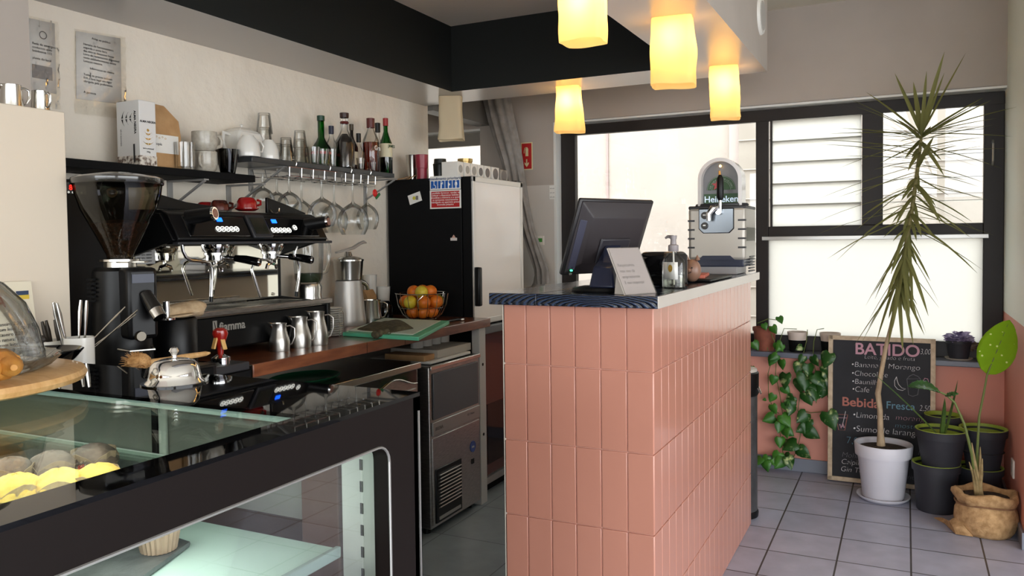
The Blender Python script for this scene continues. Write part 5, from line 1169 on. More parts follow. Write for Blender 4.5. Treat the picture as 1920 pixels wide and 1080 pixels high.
for r_, txt in ((.30, 'Rede de emergencia'), (.34, 'contactos uteis'), (.38, 'bombeiros 112'), (.46, 'planta do local')):
    p = ins(.22, r_); text(txt, hgt, ink, (XL+.0062, p.y, p.z), RX, t, extrude=.0001)
p = ins(.55, .18); b = B(); b.tube([p+Vector((.002, .012*math.cos(a), .012*math.sin(a))) for a in [i*PI/10 for i in range(21)]], .0015, 4); b.done('stamp', greyink, t, world=True)
p = ins(.2, .52); p2 = ins(.8, .68); B().box(XL+.0055, XL+.0065, p.y, p2.y, p2.z, p.z).done('grey_picture', mat('notice_grey', (150, 146, 146), .8), t, world=True)
random.seed(11)

# ------------------------------------------------------------------ on the tiled counter
CZ = sz1
# till monitor seen from behind
hd_ = Vector((.44, .90, 0)).normalized(); nn = Vector((-.90, .44, 0)).normalized()
TL = Vector((-.918, 2.35, 1.482)); Wd, Hd = .335, .262
up = (Vector((0, 0, .245))-nn*.10).normalized()     # up along the screen, top leans to the customer
bn = hd_.cross(up).normalized()                      # back normal, towards the customer
if bn.dot(Vector((1, -.5, 0))) < 0: bn = -bn
t = thing('till_monitor', 'black touch screen till on a round foot, seen from behind', 'monitor', (-.84, 2.42, CZ))
c = TL+hd_*Wd/2-up*Hd/2
B().obox(c, hd_, up, bn, Wd/2, Hd/2, .008).done('bezel', mat('till_bezel', (34, 32, 34), .35), t, world=True, bevel=.006)
B().obox(c-bn*.009, hd_, up, bn, Wd/2-.012, Hd/2-.012, .0012).done('screen', blkg, t, world=True)
b = B()
def rect(cn, w_, h_, off): return [cn+hd_*sx_*w_+up*sy_*h_+bn*off for sx_, sy_ in ((-1, -1), (1, -1), (1, 1), (-1, 1))]
b.loft([rect(c, Wd/2-.006, Hd/2-.006, .008), rect(c, Wd/2-.045, Hd/2-.05, .034), rect(c, Wd/2-.055, Hd/2-.058, .036)]); b.done('back_housing', mat('till_back', (46, 40, 42), .5), t, world=True, bevel=.004)
q = B().obox(c-hd_*(Wd/2-.024)+bn*.019-up*.02, (hd_+bn*.62), up, (bn-hd_*.62), .012, .085, .003).done('port_strip', mat('till_ports', (58, 58, 74), .4), t, world=True, bevel=.002)
for k, (o_, m2) in enumerate(((-.088, green_led), (-.078, MATS['till_ports']), (-.10, greyink))): B().obox(c-hd_*(Wd/2-.024)+bn*.0225-up*(.02-o_), hd_, up, bn, .004, .0018 if k == 0 else .003, .002).done('port', m2, q, world=True)
m0 = c-up*.035+bn*.040
B().obox(m0, hd_, up, bn, .066, .044, .005).done('mount_plate', mat('till_mount', (40, 38, 44), .4), t, world=True, bevel=.008)
for s_ in (-.02, .025): B().cyl(m0+hd_*s_+up*.012+bn*.004, m0+hd_*s_+up*.012+bn*.0062, .004, seg=8).done('screw', blk, t, world=True)
sb = P(1162, 545, z=CZ); sb = Vector((-.83, 2.345, CZ)); 
b = B(); b.loft([[sb+Vector((-.05, -.03, .014)), sb+Vector((.035, -.035, .014)), sb+Vector((.05, .055, .014)), sb+Vector((-.035, .06, .014))],
                 [sb+Vector((-.045, .0, .08)), sb+Vector((.02, -.005, .08)), sb+Vector((.02, .05, .08)), sb+Vector((-.04, .055, .08))],
                 [m0-hd_*.045-up*.01+bn*.004, m0+hd_*.03-up*.02+bn*.004, m0+hd_*.03+up*.025+bn*.002, m0-hd_*.045+up*.025+bn*.002]])
b.done('stand_neck', bluesteel, t, world=True, bevel=.01)
B().lathe([(.001, 0), (.098, 0), (.100, .004), (.095, .012), (.06, .018), (.001, .019)], c=(sb.x-.03-t.location.x, sb.y+.03-t.location.y, 0), seg=44, sx=.95, sy=.8).done('foot', blk, t)
b = B(); b.tube([c-up*.10+bn*.02, c-up*.14+hd_*.02, c-up*.15+hd_*.08, c-up*.13+hd_*.11, sb+Vector((-.0, .03, .05))], .0025, 6); b.done('cable', blk, t, world=True)
# note in acrylic stand
p0, p1_ = P(1173, 553, z=CZ+.001), P(1229, 549, z=CZ+.001)
hw_ = (p1_-p0).normalized(); wN = (p1_-p0).length; bk = Vector((-hw_.y, hw_.x, 0))
pt = P(1142, 453, y=p0.y+.05); upn = (Vector((0, 0, 1))*.145+bk*.075).normalized()
t = thing('note_stand', 'small upright card with four printed lines in front of the till', 'sign', p0+hw_*wN/2)
hN = .150; nN = hw_.cross(upn).normalized()
cN = p0+hw_*wN/2+upn*hN/2
B().obox(cN+nN*.0005, hw_, upn, nN, wN/2, hN/2, .001).done('card', mat('note_card', (196, 184, 180), .5), t, world=True)
B().obox(cN+nN*.0028, hw_, upn, nN, wN/2+.003, hN/2+.003, .0008).done('acrylic_front', thin_glass('acrylic', (250, 250, 250), (240, 240, 240), .02, k=.25), t, world=True, smooth=0)
b = B(); b.obox(cN-nN*.003+upn*.0, hw_, upn, nN, wN/2+.003, hN/2+.003, .001); b.done('acrylic_back', silver_edge, t, world=True)
b = B(); b.prism([p0+bk*.01+hw_*.01, p0+bk*.055+hw_*.01, p0+upn*hN*.6+hw_*.01-nN*.004], hw_*.003); b.done('easel_leg', silver_edge, t, world=True)
RN = Matrix(((hw_.x, upn.x, nN.x, 0), (hw_.y, upn.y, nN.y, 0), (hw_.z, upn.z, nN.z, 0), (0, 0, 0, 1)))
for k, s_ in enumerate(('Respeitamos', 'mas nao da', 'emprestamos', 'E nao importar')):
    q = p0+hw_*(.010+.001*k)+upn*(hN*.60-.019*k)+nN*.0018; text(s_, .0135, greyink, q, RN, t, extrude=.0001)
# black box behind, sanitiser, ceramic pig
t = thing('receipt_printer', 'black receipt printer on the counter behind the note card', 'printer', (-.765, 2.74, CZ))
B().loft([[(-.06, -.06, .001), (.06, -.06, .001), (.06, .07, .001), (-.06, .07, .001)], [(-.06, -.06, .10), (.06, -.06, .10), (.06, .07, .105), (-.06, .07, .105)], [(-.05, -.045, .118), (.05, -.045, .118), (.05, .06, .118), (-.05, .06, .118)]]).done('printer_body', blkg, t, bevel=.008)
t.rotation_euler[2] = -.4
p = P(1262, 541, z=CZ); t = thing('sanitiser_bottle', 'clear sanitiser pump bottle with white label, a third full, on the counter', 'bottle', (-.685, p.y+.02, CZ), -.3)
r = .040; h_ = .115
B().lathe([(.001, .001), (r*.95, .001), (r, .006), (r, h_*.72), (r*.9, h_*.82), (r*.45, h_*.97), (r*.36, h_*1.0), (r*.36, h_*1.08)], seg=32, sy=.7).done('bottle_body', thin_glass('clear_plastic', (252, 252, 250), (206, 208, 204), .04, start=.5), t)
B().lathe([(.001, .004), (r*.93, .004), (r*.94, h_*.38), (.001, h_*.38)], seg=28, sy=.68).done('gel', thin_glass('gel', (240, 242, 234), (204, 206, 198), .03), t)
b = B(); b.loft([[(-.02, -.0288, .03), (.030, -.0225, .03)], [(-.02, -.0288, .086), (.030, -.0225, .086)]], cap=False, closed=False); q = b.done('label', sign_white, t, solid=.0006)
B().lathe([(.001, 0), (.008, 0), (.008, .0005), (.001, .0005)], c=(0, 0, 0), seg=16, sy=1.5).done('label_emblem', gold, q)
q.children[0].rotation_euler = (PI/2, 0, 0); q.children[0].location = (.006, -.0292, .066)
B().lathe([(r*.40, h_*1.05), (r*.42, h_*1.06), (r*.42, h_*1.22), (r*.25, h_*1.25), (r*.22, h_*1.42), (.001, h_*1.43)], seg=24).done('pump_collar', mat('pump_grey', (140, 132, 132), .4), t)
b = B(); b.cyl((0, 0, h_*1.40), (0, 0, h_*1.5), .011, .012, 16); b.tube([(0, 0, h_*1.46), (-.022, 0, h_*1.47), (-.030, 0, h_*1.43)], [.006, .005, .0035], 8); b.done('pump_head', MATS['pump_grey'], t)
b = B(); b.tube([(0, 0, h_*1.05), (.002, 0, h_*.1)], .0028, 6); b.done('dip_tube', mat('tube_white', (222, 220, 214), .4), t)
p = P(1293, 530, z=CZ); t = thing('ceramic_pig', 'small brown ceramic pig face ornament beside the sanitiser bottle', 'ornament', (-.705, p.y, CZ), -.2)
B().ball((0, 0, .045), .038, 20, 12, (.85, .8, 1.1)).done('pig_body', skin_pig, t)
for s_ in (-1, 1):
    B().lathe([(.001, .018), (.010, 0), (.001, -.004)], c=(s_*.020, 0, .084), seg=10).done('ear', skin_pig, t)
    B().ball((s_*.012, -.029, .056), .0028, 8, 5).done('eye', ink, t)
b = B(); b.tube([(-.010, -.0305, .040), (0, -.0318, .036), (.010, -.0305, .040)], .0012, 5); b.done('mouth', ink, t)
B().ball((0, -.030, .047), .008, 12, 6, (1, .6, .8)).done('snout', skin_pig, t)
# papers and dark tray
p = P(1335, 524, z=CZ)
t = thing('serving_tray', 'thin dark tray near the beer dispenser on the counter', 'tray', (-.745, 3.17, CZ)); B().box(-.11, .10, -.21, .20, .0006, .012).done('tray_body', blk, t, bevel=.004)
t = thing('orange_menu_folder', 'orange pink menu folders lying on the dark tray', 'folder', (-.765, 3.12, CZ+.0125)); B().box(-.07, .07, -.13, .12, 0, .012).done('folder', mat('salmon_card', (196, 104, 84), .6), t, bevel=.002); t.rotation_euler[2] = .15
# beer dispenser
bx0_, bx1_, by0_, by1_ = -.885, -.633, 3.6, 3.87
bz0, bz1 = CZ+.035, 1.488
t = thing('beer_dispenser', 'silver countertop beer dispenser with black tap lever and arched sign', 'beer dispenser', ((bx0_+bx1_)/2, 3.74, CZ))
sg = mat('satin_silver', (178, 172, 162), .35, .35)
B().box(bx0_, bx1_, by0_, by1_, bz0+.03, bz1).done('housing', sg, t, world=True, bevel=.014, seg=3)
B().box(bx0_+.01, bx1_-.01, by0_+.012, by1_-.02, bz0, bz0+.035).done('lower_band', bluesteel, t, world=True, bevel=.004)
B().box(bx0_+.03, bx1_-.04, by0_+.02, by1_-.02, CZ+.001, bz0+.003).done('foot', mat('foot_grey', (150, 146, 146), .4), t, world=True, bevel=.003)
B().prism([(bx0_+.045, by0_-.001, bz0+.03), (bx0_+.065, by0_-.001, bz0+.05), (bx1_-.065, by0_-.001, bz0+.05), (bx1_-.045, by0_-.001, bz0+.03)], (0, .01, 0)).done('lower_cutout', bluesteel, t, world=True)
B().box(bx0_, bx1_, by0_+.003, by1_, bz1-.008, bz1+.008).done('top_plate', dkgrey, t, world=True, bevel=.006)
xm = (bx0_+bx1_)/2
pp_ = [(xm-.078, bz1-.005), (xm+.078, bz1-.005), (xm+.078, bz1-.095), (xm+.058, bz1-.115), (xm-.058, bz1-.115), (xm-.078, bz1-.095)]
B().prism([(a, by0_-.003, c_) for a, c_ in pp_], (0, .006, 0)).done('panel_rim', blk, t, world=True, bevel=.002)
B().prism([(xm+(a-xm)*.95, by0_-.006, (c_-(bz1-.06))*.94+bz1-.06) for a, c_ in pp_], (0, .004, 0)).done('mirror_panel', mat('dull_mirror', (120, 126, 132), .22, .9), t, world=True)
for k in range(2):
    q = B().cyl((xm-.050, by0_-.006, bz1-.035-.046*k), (xm-.050, by0_-.014, bz1-.035-.046*k), .0165, .015, 20).done('gauge', blkg, t, world=True)
    B().box(xm-.056, xm-.044, by0_-.0155, by0_-.014, bz1-.036-.046*k, bz1-.030-.046*k).done('gauge_mark', sign_white, q, world=True)
for s_, x_ in ((0, bx0_), (1, bx1_)):
    for k in range(4):
        B().box(x_-.001 if not s_ else x_-.032, x_+.030 if not s_ else x_+.001, by0_-.0012, by0_+.02, bz1-.062-.040*k, bz1-.054-.040*k).done('vent_slot', dkgrey, t, world=True)
for k in range(6): B().box(bx1_-.006, bx1_+.004, by0_+.1, by1_-.05, CZ+.01+.013*k, CZ+.016+.013*k).done('side_rib', dkgrey, t, world=True)
B().box(bx1_-.001, bx1_+.002, by0_+.03, by1_-.03, bz1-.15, bz1-.09).done('side_panel', mat('olive_grey', (84, 82, 70), .4), t, world=True)
# tap
q = B().tube([(xm+.015, by0_+.0, bz1-.02), (xm+.015, by0_-.03, bz1-.02)], .013, 14).done('tap_body', chrome, t, world=True)
B().tube([(xm+.010, by0_-.03, bz1+.0), (xm-.005, by0_-.05, bz1-.005), (xm-.022, by0_-.055, bz1-.03), (xm-.022, by0_-.055, bz1-.06)], [.010, .014, .012, .010], 12).done('tap_spout', chrome, q, world=True)
B().tube([(xm+.022, by0_-.02, bz1-.015), (xm+.022, by0_-.02, bz1+.035)], .007, 12).done('lever_stem', chrome, q, world=True)
B().tube([(xm+.022, by0_-.02, bz1+.03), (xm+.022, by0_-.021, bz1+.045), (xm+.022, by0_-.022, bz1+.125), (xm+.022, by0_-.022, bz1+.142)], [.010, .0155, .0145, .006], 14).done('lever_grip', blk, q, world=True)
B().tube([(xm+.020, by0_-.022, bz1+.142), (xm+.019, by0_-.022, bz1+.160)], [.006, .004], 8).done('lever_tip', mat('amber_tip', (210, 150, 70), .3), q, world=True)
# arched illuminated sign
ar = .098; az0 = bz1+.008; acx = xm-.0; ast = .12
def arch(r_, st_=ast, n=26): return [(acx-r_, az0)]+[(acx+r_*math.cos(PI-PI*k/n), az0+st_+r_*math.sin(PI*k/n)) for k in range(n+1)]+[(acx+r_, az0)]
yA, yB_ = by0_+.07, by0_+.17
b = B(); out, inn = arch(ar), arch(ar-.016)
b.loft([[(a, yA, z_) for a, z_ in out], [(a, yB_, z_) for a, z_ in out], [(a, yB_, z_) for a, z_ in inn], [(a, yA, z_) for a, z_ in inn], [(a, yA, z_) for a, z_ in out]], cap=False, closed=False)
b.done('arch_rim', mat('clear_acrylic_rim', (206, 200, 196), .15), t, world=True, smooth=50)
B().prism([(a, yA+.04, z_) for a, z_ in inn], (0, .01, 0)).done('arch_back', mat('arch_grey', (104, 104, 106), .3), t, world=True, smooth=0)
B().lathe([(.001, 0), (.118, 0), (.120, .006), (.116, .012), (.001, .012)], c=(acx-t.location.x, (yA+yB_)/2-t.location.y, bz1+.0085-CZ), seg=40, sy=.62).done('arch_base', dkgrey, t)
hg = mat('sign_green', (52, 84, 52), .5); hgl = mat('sign_pale', (150, 164, 150), .5); zc_ = az0+.075; yy = yA+.039
b = B(); b.prism([(acx+.065*math.cos(a), yy, zc_+.065*math.sin(a)) for a in [i*PI/20 for i in range(21)]], (0, -.001, 0)); disc = b.done('green_disc', hg, t, world=True)
b = B(); 
for r2 in (.062, .042): b.tube([(acx+r2*math.cos(a), yy-.0015, zc_+r2*math.sin(a)) for a in [i*PI/20 for i in range(21)]], .0009, 4)
b.done('disc_lines', hgl, disc, world=True)
for k, ch_ in enumerate('HEINEKEN ORIGINAL'):
    a = PI*(.94-.88*k/16); Rc = Matrix.Rotation(PI/2, 4, 'X') @ Matrix.Rotation(a-PI/2, 4, 'Z')
    if ch_ != ' ': text(ch_, .0125, hgl, (acx+.046*math.cos(a), yy-.0015, zc_+.046*math.sin(a)), Rc, disc, align='CENTER', extrude=.0002)
b = B(); st_p = []
for k in range(10):
    a = PI/2+k*PI/5; r2 = .026 if k % 2 == 0 else .011; st_p.append((acx-.018+r2*math.cos(a), yy-.002, zc_+.022+r2*math.sin(a)))
b.prism(st_p, (0, -.001, 0)); b.done('star', mat('star_red', (176, 66, 70), .5), disc, world=True)
B().box(acx-.078, acx+.078, yy-.003, yy, az0+.010, az0+.058).done('name_bar', hg, t, world=True)
text('Heineken', .040, mat('sign_letters', (206, 222, 240), .5, emit=.25), (acx, yy-.004, az0+.020), RY, t, align='CENTER', bold=.0004)
B().ball((acx-.0, yA+.02, az0+ast+ar-.036), .006, 12, 8).done('arch_lamp', mat('small_lamp', (255, 200, 110), .4, emit=4), t, world=True)
# waste bin behind the counter end
bp_c = P(1400, 966, z=0); bc = Vector((-.735, 3.975, 0))
t = thing('waste_bin', 'slim steel pedal bin with black rim behind the counter end', 'bin', bc)
B().lathe([(.001, .012), (.088, .012), (.090, .02), (.090, .60), (.001, .60)], seg=40).done('bin_body', noisy('bin_steel', (88, 88, 88), (104, 104, 104), .35, 20, metal=.7), t)
B().lathe([(.001, 0), (.094, 0), (.096, .02), (.092, .03), (.001, .03)], seg=40).done('bin_foot', blk, t)
B().lathe([(.0915, .59), (.097, .60), (.097, .70), (.092, .705), (.001, .705)], seg=40).done('rim', blk, t)
B().lathe([(.001, .706), (.09, .706), (.088, .718), (.05, .726), (.001, .728)], seg=40).done('bin_lid', silver_edge, t)
b = B(); b.tube([(.094, -.02, .63), (.108, -.01, .60), (.108, .01, .60), (.094, .02, .63)], .003, 6); b.done('bin_handle', steel, t)

# ------------------------------------------------------------------ paper bag lamps
def lamp(label, u, v, w_px, h_px, tilt=(0, 0), lit=True, rz=0, loc=None):
    p = loc or P(u, v, z=zs); wv = sz(w_px, p)/2; hv = sz(h_px, p)
    t = thing('paper_lamp', label, 'lamp', (p.x, p.y, zs), rz, 'paper bag lamps under the bulkhead' if False else None)
    b = B(); n, m2 = 40, 14; rings = []
    rnd = random.Random(sum(ord(q_) for q_ in label))
    ph = [rnd.uniform(0, 6) for _ in range(6)]
    for j in range(m2+1):
        s_ = j/m2; rg = []
        for k in range(n):
            a = 2*PI*k/n; ca, sa = math.cos(a), math.sin(a)
            pr = 1/((abs(ca)**9+abs(sa)**9)**(1/9))
            wf = wv*(.88+.12*s_-.05*math.sin(PI*s_*1.3+ph[0]))*(1+.018*math.sin(3*a+ph[1]+4*s_)+.012*math.sin(7*a+ph[2]-9*s_)+.022*math.sin(11*s_+ph[3]+2*a)*math.sin(PI*s_)**.5)
            rg.append((wf*pr*ca*.98+tilt[0]*s_*hv, wf*pr*sa*.8+tilt[1]*s_*hv, -hv*s_-.0015+(.0025*math.sin(3*a+ph[4]) if j == m2 else 0)))
        rings.append(rg)
    b.loft(rings, cap=False)
    b.bm.faces.new([b.bm.verts.new(q) for q in rings[0]])
    b.done('shade', translucent('lit_paper', (238, 212, 160), .62, emit=.12, ecol=(255, 190, 84)) if lit and 'lit_paper' not in MATS else MATS['lit_paper'] if lit else (MATS.get('unlit_paper') or translucent('unlit_paper', (228, 214, 184), .4)), t, smooth=60)
    B().cyl((0, 0, -.002), (0, 0, -.03), .018, .02, 16).done('lamp_socket', white, t)
    B().ball((0, 0, -.055), .024, 16, 10, (1, 1, 1.2)).done('bulb', bulb_m if lit else mat('bulb_off', (230, 228, 220), .2), t)
    if lit:
        l = bpy.data.lights.new('bulb_light', 'POINT'); l.energy = LW; l.color = (1, .74, .38); l.shadow_soft_size = .03
        o = bpy.data.objects.new('bulb_light', l); COL.objects.link(o); o.parent = t; o.location = (0, 0, -.088)
    return t
LW = .6
lamp('unlit crumpled paper bag lamp at the inner left corner of the bulkhead', 845, 182, 48, 80, (.0, .0), lit=False, rz=.4)
lamp('lit paper bag lamp over the left end of the big window', 1066, 163, 52, 84, (.02, 0), rz=.15)
lamp('lit paper bag lamp nearest the photographer, cut by the top edge', 0, 0, 86, 118, (0, 0), rz=.1, loc=Vector((-.905, 2.36, zs)))
lamp('largest fully visible lit paper bag lamp in the middle of the bulkhead', 1262, 36, 84, 124, (.0, 0), rz=.12)
lamp('lit paper bag lamp nearest the outer corner of the bulkhead', 1357, 126, 58, 96, (.03, 0), rz=.2)

# ------------------------------------------------------------------ curtain, signs on the back wall
t = thing('curtain', 'grey curtain gathered and twisted between the far window and the grey wall', 'curtain', (-2.35, 4.72, 1.1))
cpts = [(931, 186, 53), (940, 225, 52), (950, 262, 48), (960, 300, 42), (968, 340, 36), (978, 380, 27), (990, 430, 24), (1003, 470, 26), (1015, 505, 28), (1017, 532, 27)]
b = B(); rings = []; n = 44
fine = []
for i in range(len(cpts)-1):
    for q in range(4):
        s_ = q/4; a, c = cpts[i], cpts[i+1]; fine.append(tuple(a[k]*(1-s_)+c[k]*s_ for k in range(3)))
fine.append(cpts[-1])
for i, (u, v, w_) in enumerate(fine):
    s_ = i/(len(fine)-1); p = P(u, v, y=4.72); wr = sz(w_, p)/2; tw_ = s_*s_*5
    rings.append([(p.x+wr*math.cos(a)*(1+.05*math.cos(9*a+tw_)+.05*math.cos(4*a-tw_)), p.y+(.045-.01*s_)*math.sin(a)*(1+.22*math.cos(9*a+tw_)+.1*math.cos(5*a-2*tw_)), p.z+.0) for a in [k*2*PI/n for k in range(n)]])
b.loft(rings); b.done('gathered_cloth', curtain_m, t, world=True, smooth=70)
b = B(); e = P(1013, 520, y=4.72); f_ = P(985, 545, y=4.70); b.tube([e+Vector((0, 0, .02)), e+Vector((-.01, 0, -.05)), e+Vector((-.05, 0, -.09)), f_+Vector((0, 0, .0))], [.035, .04, .035, .02], 16); b.done('tied_end', curtain_m, t, world=True)
t = thing('curtain_rod', 'thin curtain rail under the beam above the far window', 'rail', (-2.5, 4.72, 2.31))
B().cyl((-2.44, 4.72, 2.325), (-2.30, 4.72, 2.325), .008).done('rod', alu, t, world=True)
B().box(-2.45, -2.43, 4.70, YB-.0005, 2.31, 2.34).done('rod_bracket', alu, t, world=True)
a, c = P(977, 268, y=YB), P(999, 318, y=YB)
t = thing('extinguisher_sign', 'red fire extinguisher sign with white arrow on the grey wall', 'sign', ((a.x+c.x)/2, YB, (a.z+c.z)/2))
hw, hh = (c.x-a.x)/2, (a.z-c.z)/2
B().box(-hw, hw, -.003, -.0005, -hh, hh).done('plate', mat('sign_cream', (216, 206, 160), .5), t); B().box(-hw*.84, hw*.84, -.004, -.0028, -hh*.93, hh*.93).done('red_field', sign_red, t)
b = B(); b.box(-.008, .012, -.0052, -.004, -.0, .05); b.box(-.003, .007, -.0052, -.004, .05, .058); b.tube([(0, -.0045, .058), (-.012, -.0045, .055), (-.018, -.0045, .035), (-.019, -.0045, .02)], .002, 5); b.done('extinguisher_symbol', MATS['sign_cream'], t)
b = B(); b.prism([(-.004, -.005, -.02), (.004, -.005, -.02), (.004, -.005, -.05), (.015, -.005, -.04), (.015, -.005, -.052), (0, -.005, -.072), (-.015, -.005, -.052), (-.015, -.005, -.04), (-.004, -.005, -.05)], (0, .001, 0)); b.done('arrow', MATS['sign_cream'], t)
a = P(1013, 451, y=YB); t = thing('light_switch', 'white wall switch plate with green light beside the curtain end', 'switch', a)
B().box(-.03, .03, -.008, -.0005, -.03, .03).done('switch_plate', white, t, bevel=.002); B().box(-.012, .018, -.0092, -.008, -.01, .015).done('green_light', mat('green_label', (70, 150, 60), .5), t)
a = P(1050, 360, y=YB); t = thing('wall_sticker', 'small white sticker with grey print on the window reveal', 'sticker', (-2.0625, YB, a.z))
t.location = (-2.085, YB, a.z); B().box(-.022, .018, -.0022, -.0006, -.045, .045).done('sticker_sheet', sign_white, t)
for k in range(3): text('wifi cafe', .010, greyink, (-.019, -.0024, .022-.028*k), RY, t, world=False)
a = P(1901, 878, x=XR-.001); t = thing('wall_socket', 'white electrical socket low on the pink wall', 'socket', (XR, a.y, a.z))
B().box(-.010, -.0005, -.038, .038, -.042, .042).done('socket_plate', white, t, bevel=.003); B().cyl((-.0102, 0, 0), (-.0112, 0, 0), .019, seg=20).done('socket_insert', mat('socket_grey', (190, 188, 184), .5), t)

# ------------------------------------------------------------------ chalk board
bw, bh_ = .528, .80
ya, yb2 = 4.725, 4.776
x0b = -.388
t = thing('chalkboard', 'framed blackboard menu with chalk drinks list leaning on the pink wall', 'blackboard', (x0b+bw/2, ya, 0))
upb = Vector((0, yb2-ya, bh_)).normalized(); nb = Vector((0, -upb.z, upb.y))
org = Vector((x0b, ya, .006))
def bp(sx_, sy_, o=0): return org+Vector((1, 0, 0))*sx_*bw+upb*sy_*bh_+nb*o
B().obox(bp(.5, .5, -.002), (1, 0, 0), upb, nb, bw/2-.008, bh_/2-.008, .004).done('slate_panel', chalk, t, world=True)
for c_, hx_, hy_ in (((.5, .985), bw/2, .012), ((.5, .015), bw/2, .012), ((.022, .5), .012, bh_/2), ((.978, .5), .012, bh_/2)):
    B().obox(bp(*c_, .001), (1, 0, 0), upb, nb, hx_, hy_, .009).done('frame_strip', maple_frame, t, world=True, bevel=.002)
RB = Matrix(((1, upb.x, nb.x, 0), (0, upb.y, nb.y, 0), (0, upb.z, nb.z, 0), (0, 0, 0, 1)))
def ck(s_, u, v, size, m, sx=1, bold=-.0009, shear=0, align='LEFT'):
    """u, v in the board crop (819 x 1080 px over 220 x 290 photo px)"""
    p = P(1550+u*.2686, 620+v*.2686, y=4.79); q = org+Vector((p.x-org.x, 0, 0)); r_ = (p.z-org.z)/upb.z
    text(s_, size, m, q+upb*r_+nb*.0027, RB, t, name='chalk_writing', sx=sx, bold=bold, shear=shear, extrude=.0001, align=align)
k_ = .00073
ck('BATIDO', 196, 158, .088, ch_pink, sx=1.0, bold=.0015); ck('3,00', 650, 160, .042, ch_white, sx=.7, shear=.2)
ck('Leite, gelado e fruta', 262, 190, .031, ch_white, sx=1.0, shear=.15)
ck('\u2022Banana e Morango', 172, 246, .040, ch_white, sx=1.08, shear=.1)
ck('\u2022Chocolate', 174, 306, .040, ch_white, sx=1.0, shear=.1)
ck('\u2022Baunilha', 176, 362, .040, ch_white, sx=1.0, shear=.1)
ck('\u2022Cafe\u0301', 178, 416, .042, ch_white, sx=.95, shear=.1)
ck('Bebida', 108, 512, .068, ch_red, sx=1.05, bold=.0012); ck('Fresca', 414, 532, .056, ch_blue, sx=.98, bold=.0002); ck('2,50', 644, 548, .044, ch_white, sx=.7, shear=.2)
ck('\u2022Limonada', 184, 592, .044, ch_white, sx=.98, shear=.1); ck('morango', 478, 608, .038, ch_pink, sx=1.2, shear=.15); ck('mosto', 474, 662, .036, ch_blue, sx=1.2, shear=.15)
ck('\u2022Sumo de laranga', 184, 686, .046, ch_white, sx=1.02, shear=.1)
ck('7,00 Cocktails', 140, 770, .055, ch_blue, sx=.95)
ck('Mohito', 108, 862, .040, ch_grey, sx=1.0, shear=.2); ck('Caipirinha', 104, 908, .040, ch_white, sx=1.0, shear=.2); ck('Gin Tonico', 100, 958, .040, ch_white, sx=1.0, shear=.2); ck('Margarita', 440, 1000, .034, ch_grey, sx=1.0, shear=.2)
def cd(pts, m, r_=.0014):
    q = []
    for u, v in pts:
        p = P(1550+u*.2686, 620+v*.2686, y=4.79); q.append(org+Vector((p.x-org.x, 0, 0))+upb*((p.z-org.z)/upb.z)+nb*.003)
    B().tube(q, r_, 4).done('chalk_drawing', m, t, world=True)
cd([(488, 316), (474, 344), (476, 378), (496, 402), (528, 410), (552, 400), (524, 392), (502, 368), (492, 340), (488, 316)], ch_white)
cd([(560, 330), (572, 440), (600, 450), (634, 440), (654, 330), (560, 330), (580, 310), (604, 300), (634, 312), (654, 330)], ch_grey)
cd([(676, 340), (684, 326), (704, 330), (710, 350), (692, 366), (676, 352), (676, 340)], ch_pink, .002)
cd([(68, 572), (88, 680), (130, 682), (150, 576), (68, 572)], ch_red, .0018); cd([(76, 596), (146, 598)], ch_pink); cd([(112, 660), (136, 552)], ch_white); cd([(96, 640), (104, 668), (118, 630), (126, 664)], ch_pink, .003)
cd([(640, 850), (660, 780), (672, 810), (650, 860), (680, 800)], ch_grey)

# ------------------------------------------------------------------ plants
def pot(t, r0, r1, h, m, lining=None, soilz=.85, rim=.05, seg=40, name='pot'):
    B().lathe([(.001, 0), (r0, 0), (r0*1.02, h*.02), (r1*.93, h*(1-rim*3.2)), (r1, h*(1-rim*3.2)), (r1*1.02, h*.99), (r1, h), (r1*.94, h), (r1*.9, h*.9)], seg=seg).done(name, m, t)
    B().lathe([(r1*1.004, h*.992), (r1*1.004, h*1.006), (r1*.93, h*1.004), (r1*.90, h*.86), (r0*.94, h*.06), (.001, h*.05)], seg=seg).done('pot_inside', lining or m, t)
    if soilz: B().lathe([(.001, h*soilz+.004), (r1*.5, h*soilz+.006), (r1*.885, h*soilz)], seg=24).done('soil', soil, t)
def blade(b, base, az, el, L, w_, droop, n=7, fold=.25, mi=0):
    p = Vector(base); d = Vector((math.cos(az)*math.cos(el), math.sin(az)*math.cos(el), math.sin(el))); L_, R_2, C_ = [], [], []
    side = Vector((-math.sin(az), math.cos(az), 0))
    for k in range(n+1):
        s_ = k/n; ww = w_*(.55+.45*min(1, s_*5))*(1-s_**3)**.8+.0004
        nrm = side.cross(d).normalized()
        L_.append(b.bm.verts.new(p+side*ww+nrm*ww*fold)); R_2.append(b.bm.verts.new(p-side*ww+nrm*ww*fold)); C_.append(b.bm.verts.new(p))
        p = p+d*(L/n); d = (d+Vector((0, 0, -droop/n))).normalized()
    for k in range(n):
        b.bm.faces.new([L_[k], C_[k], C_[k+1], L_[k+1]]).material_index = mi; b.bm.faces.new([C_[k], R_2[k], R_2[k+1], C_[k+1]]).material_index = mi
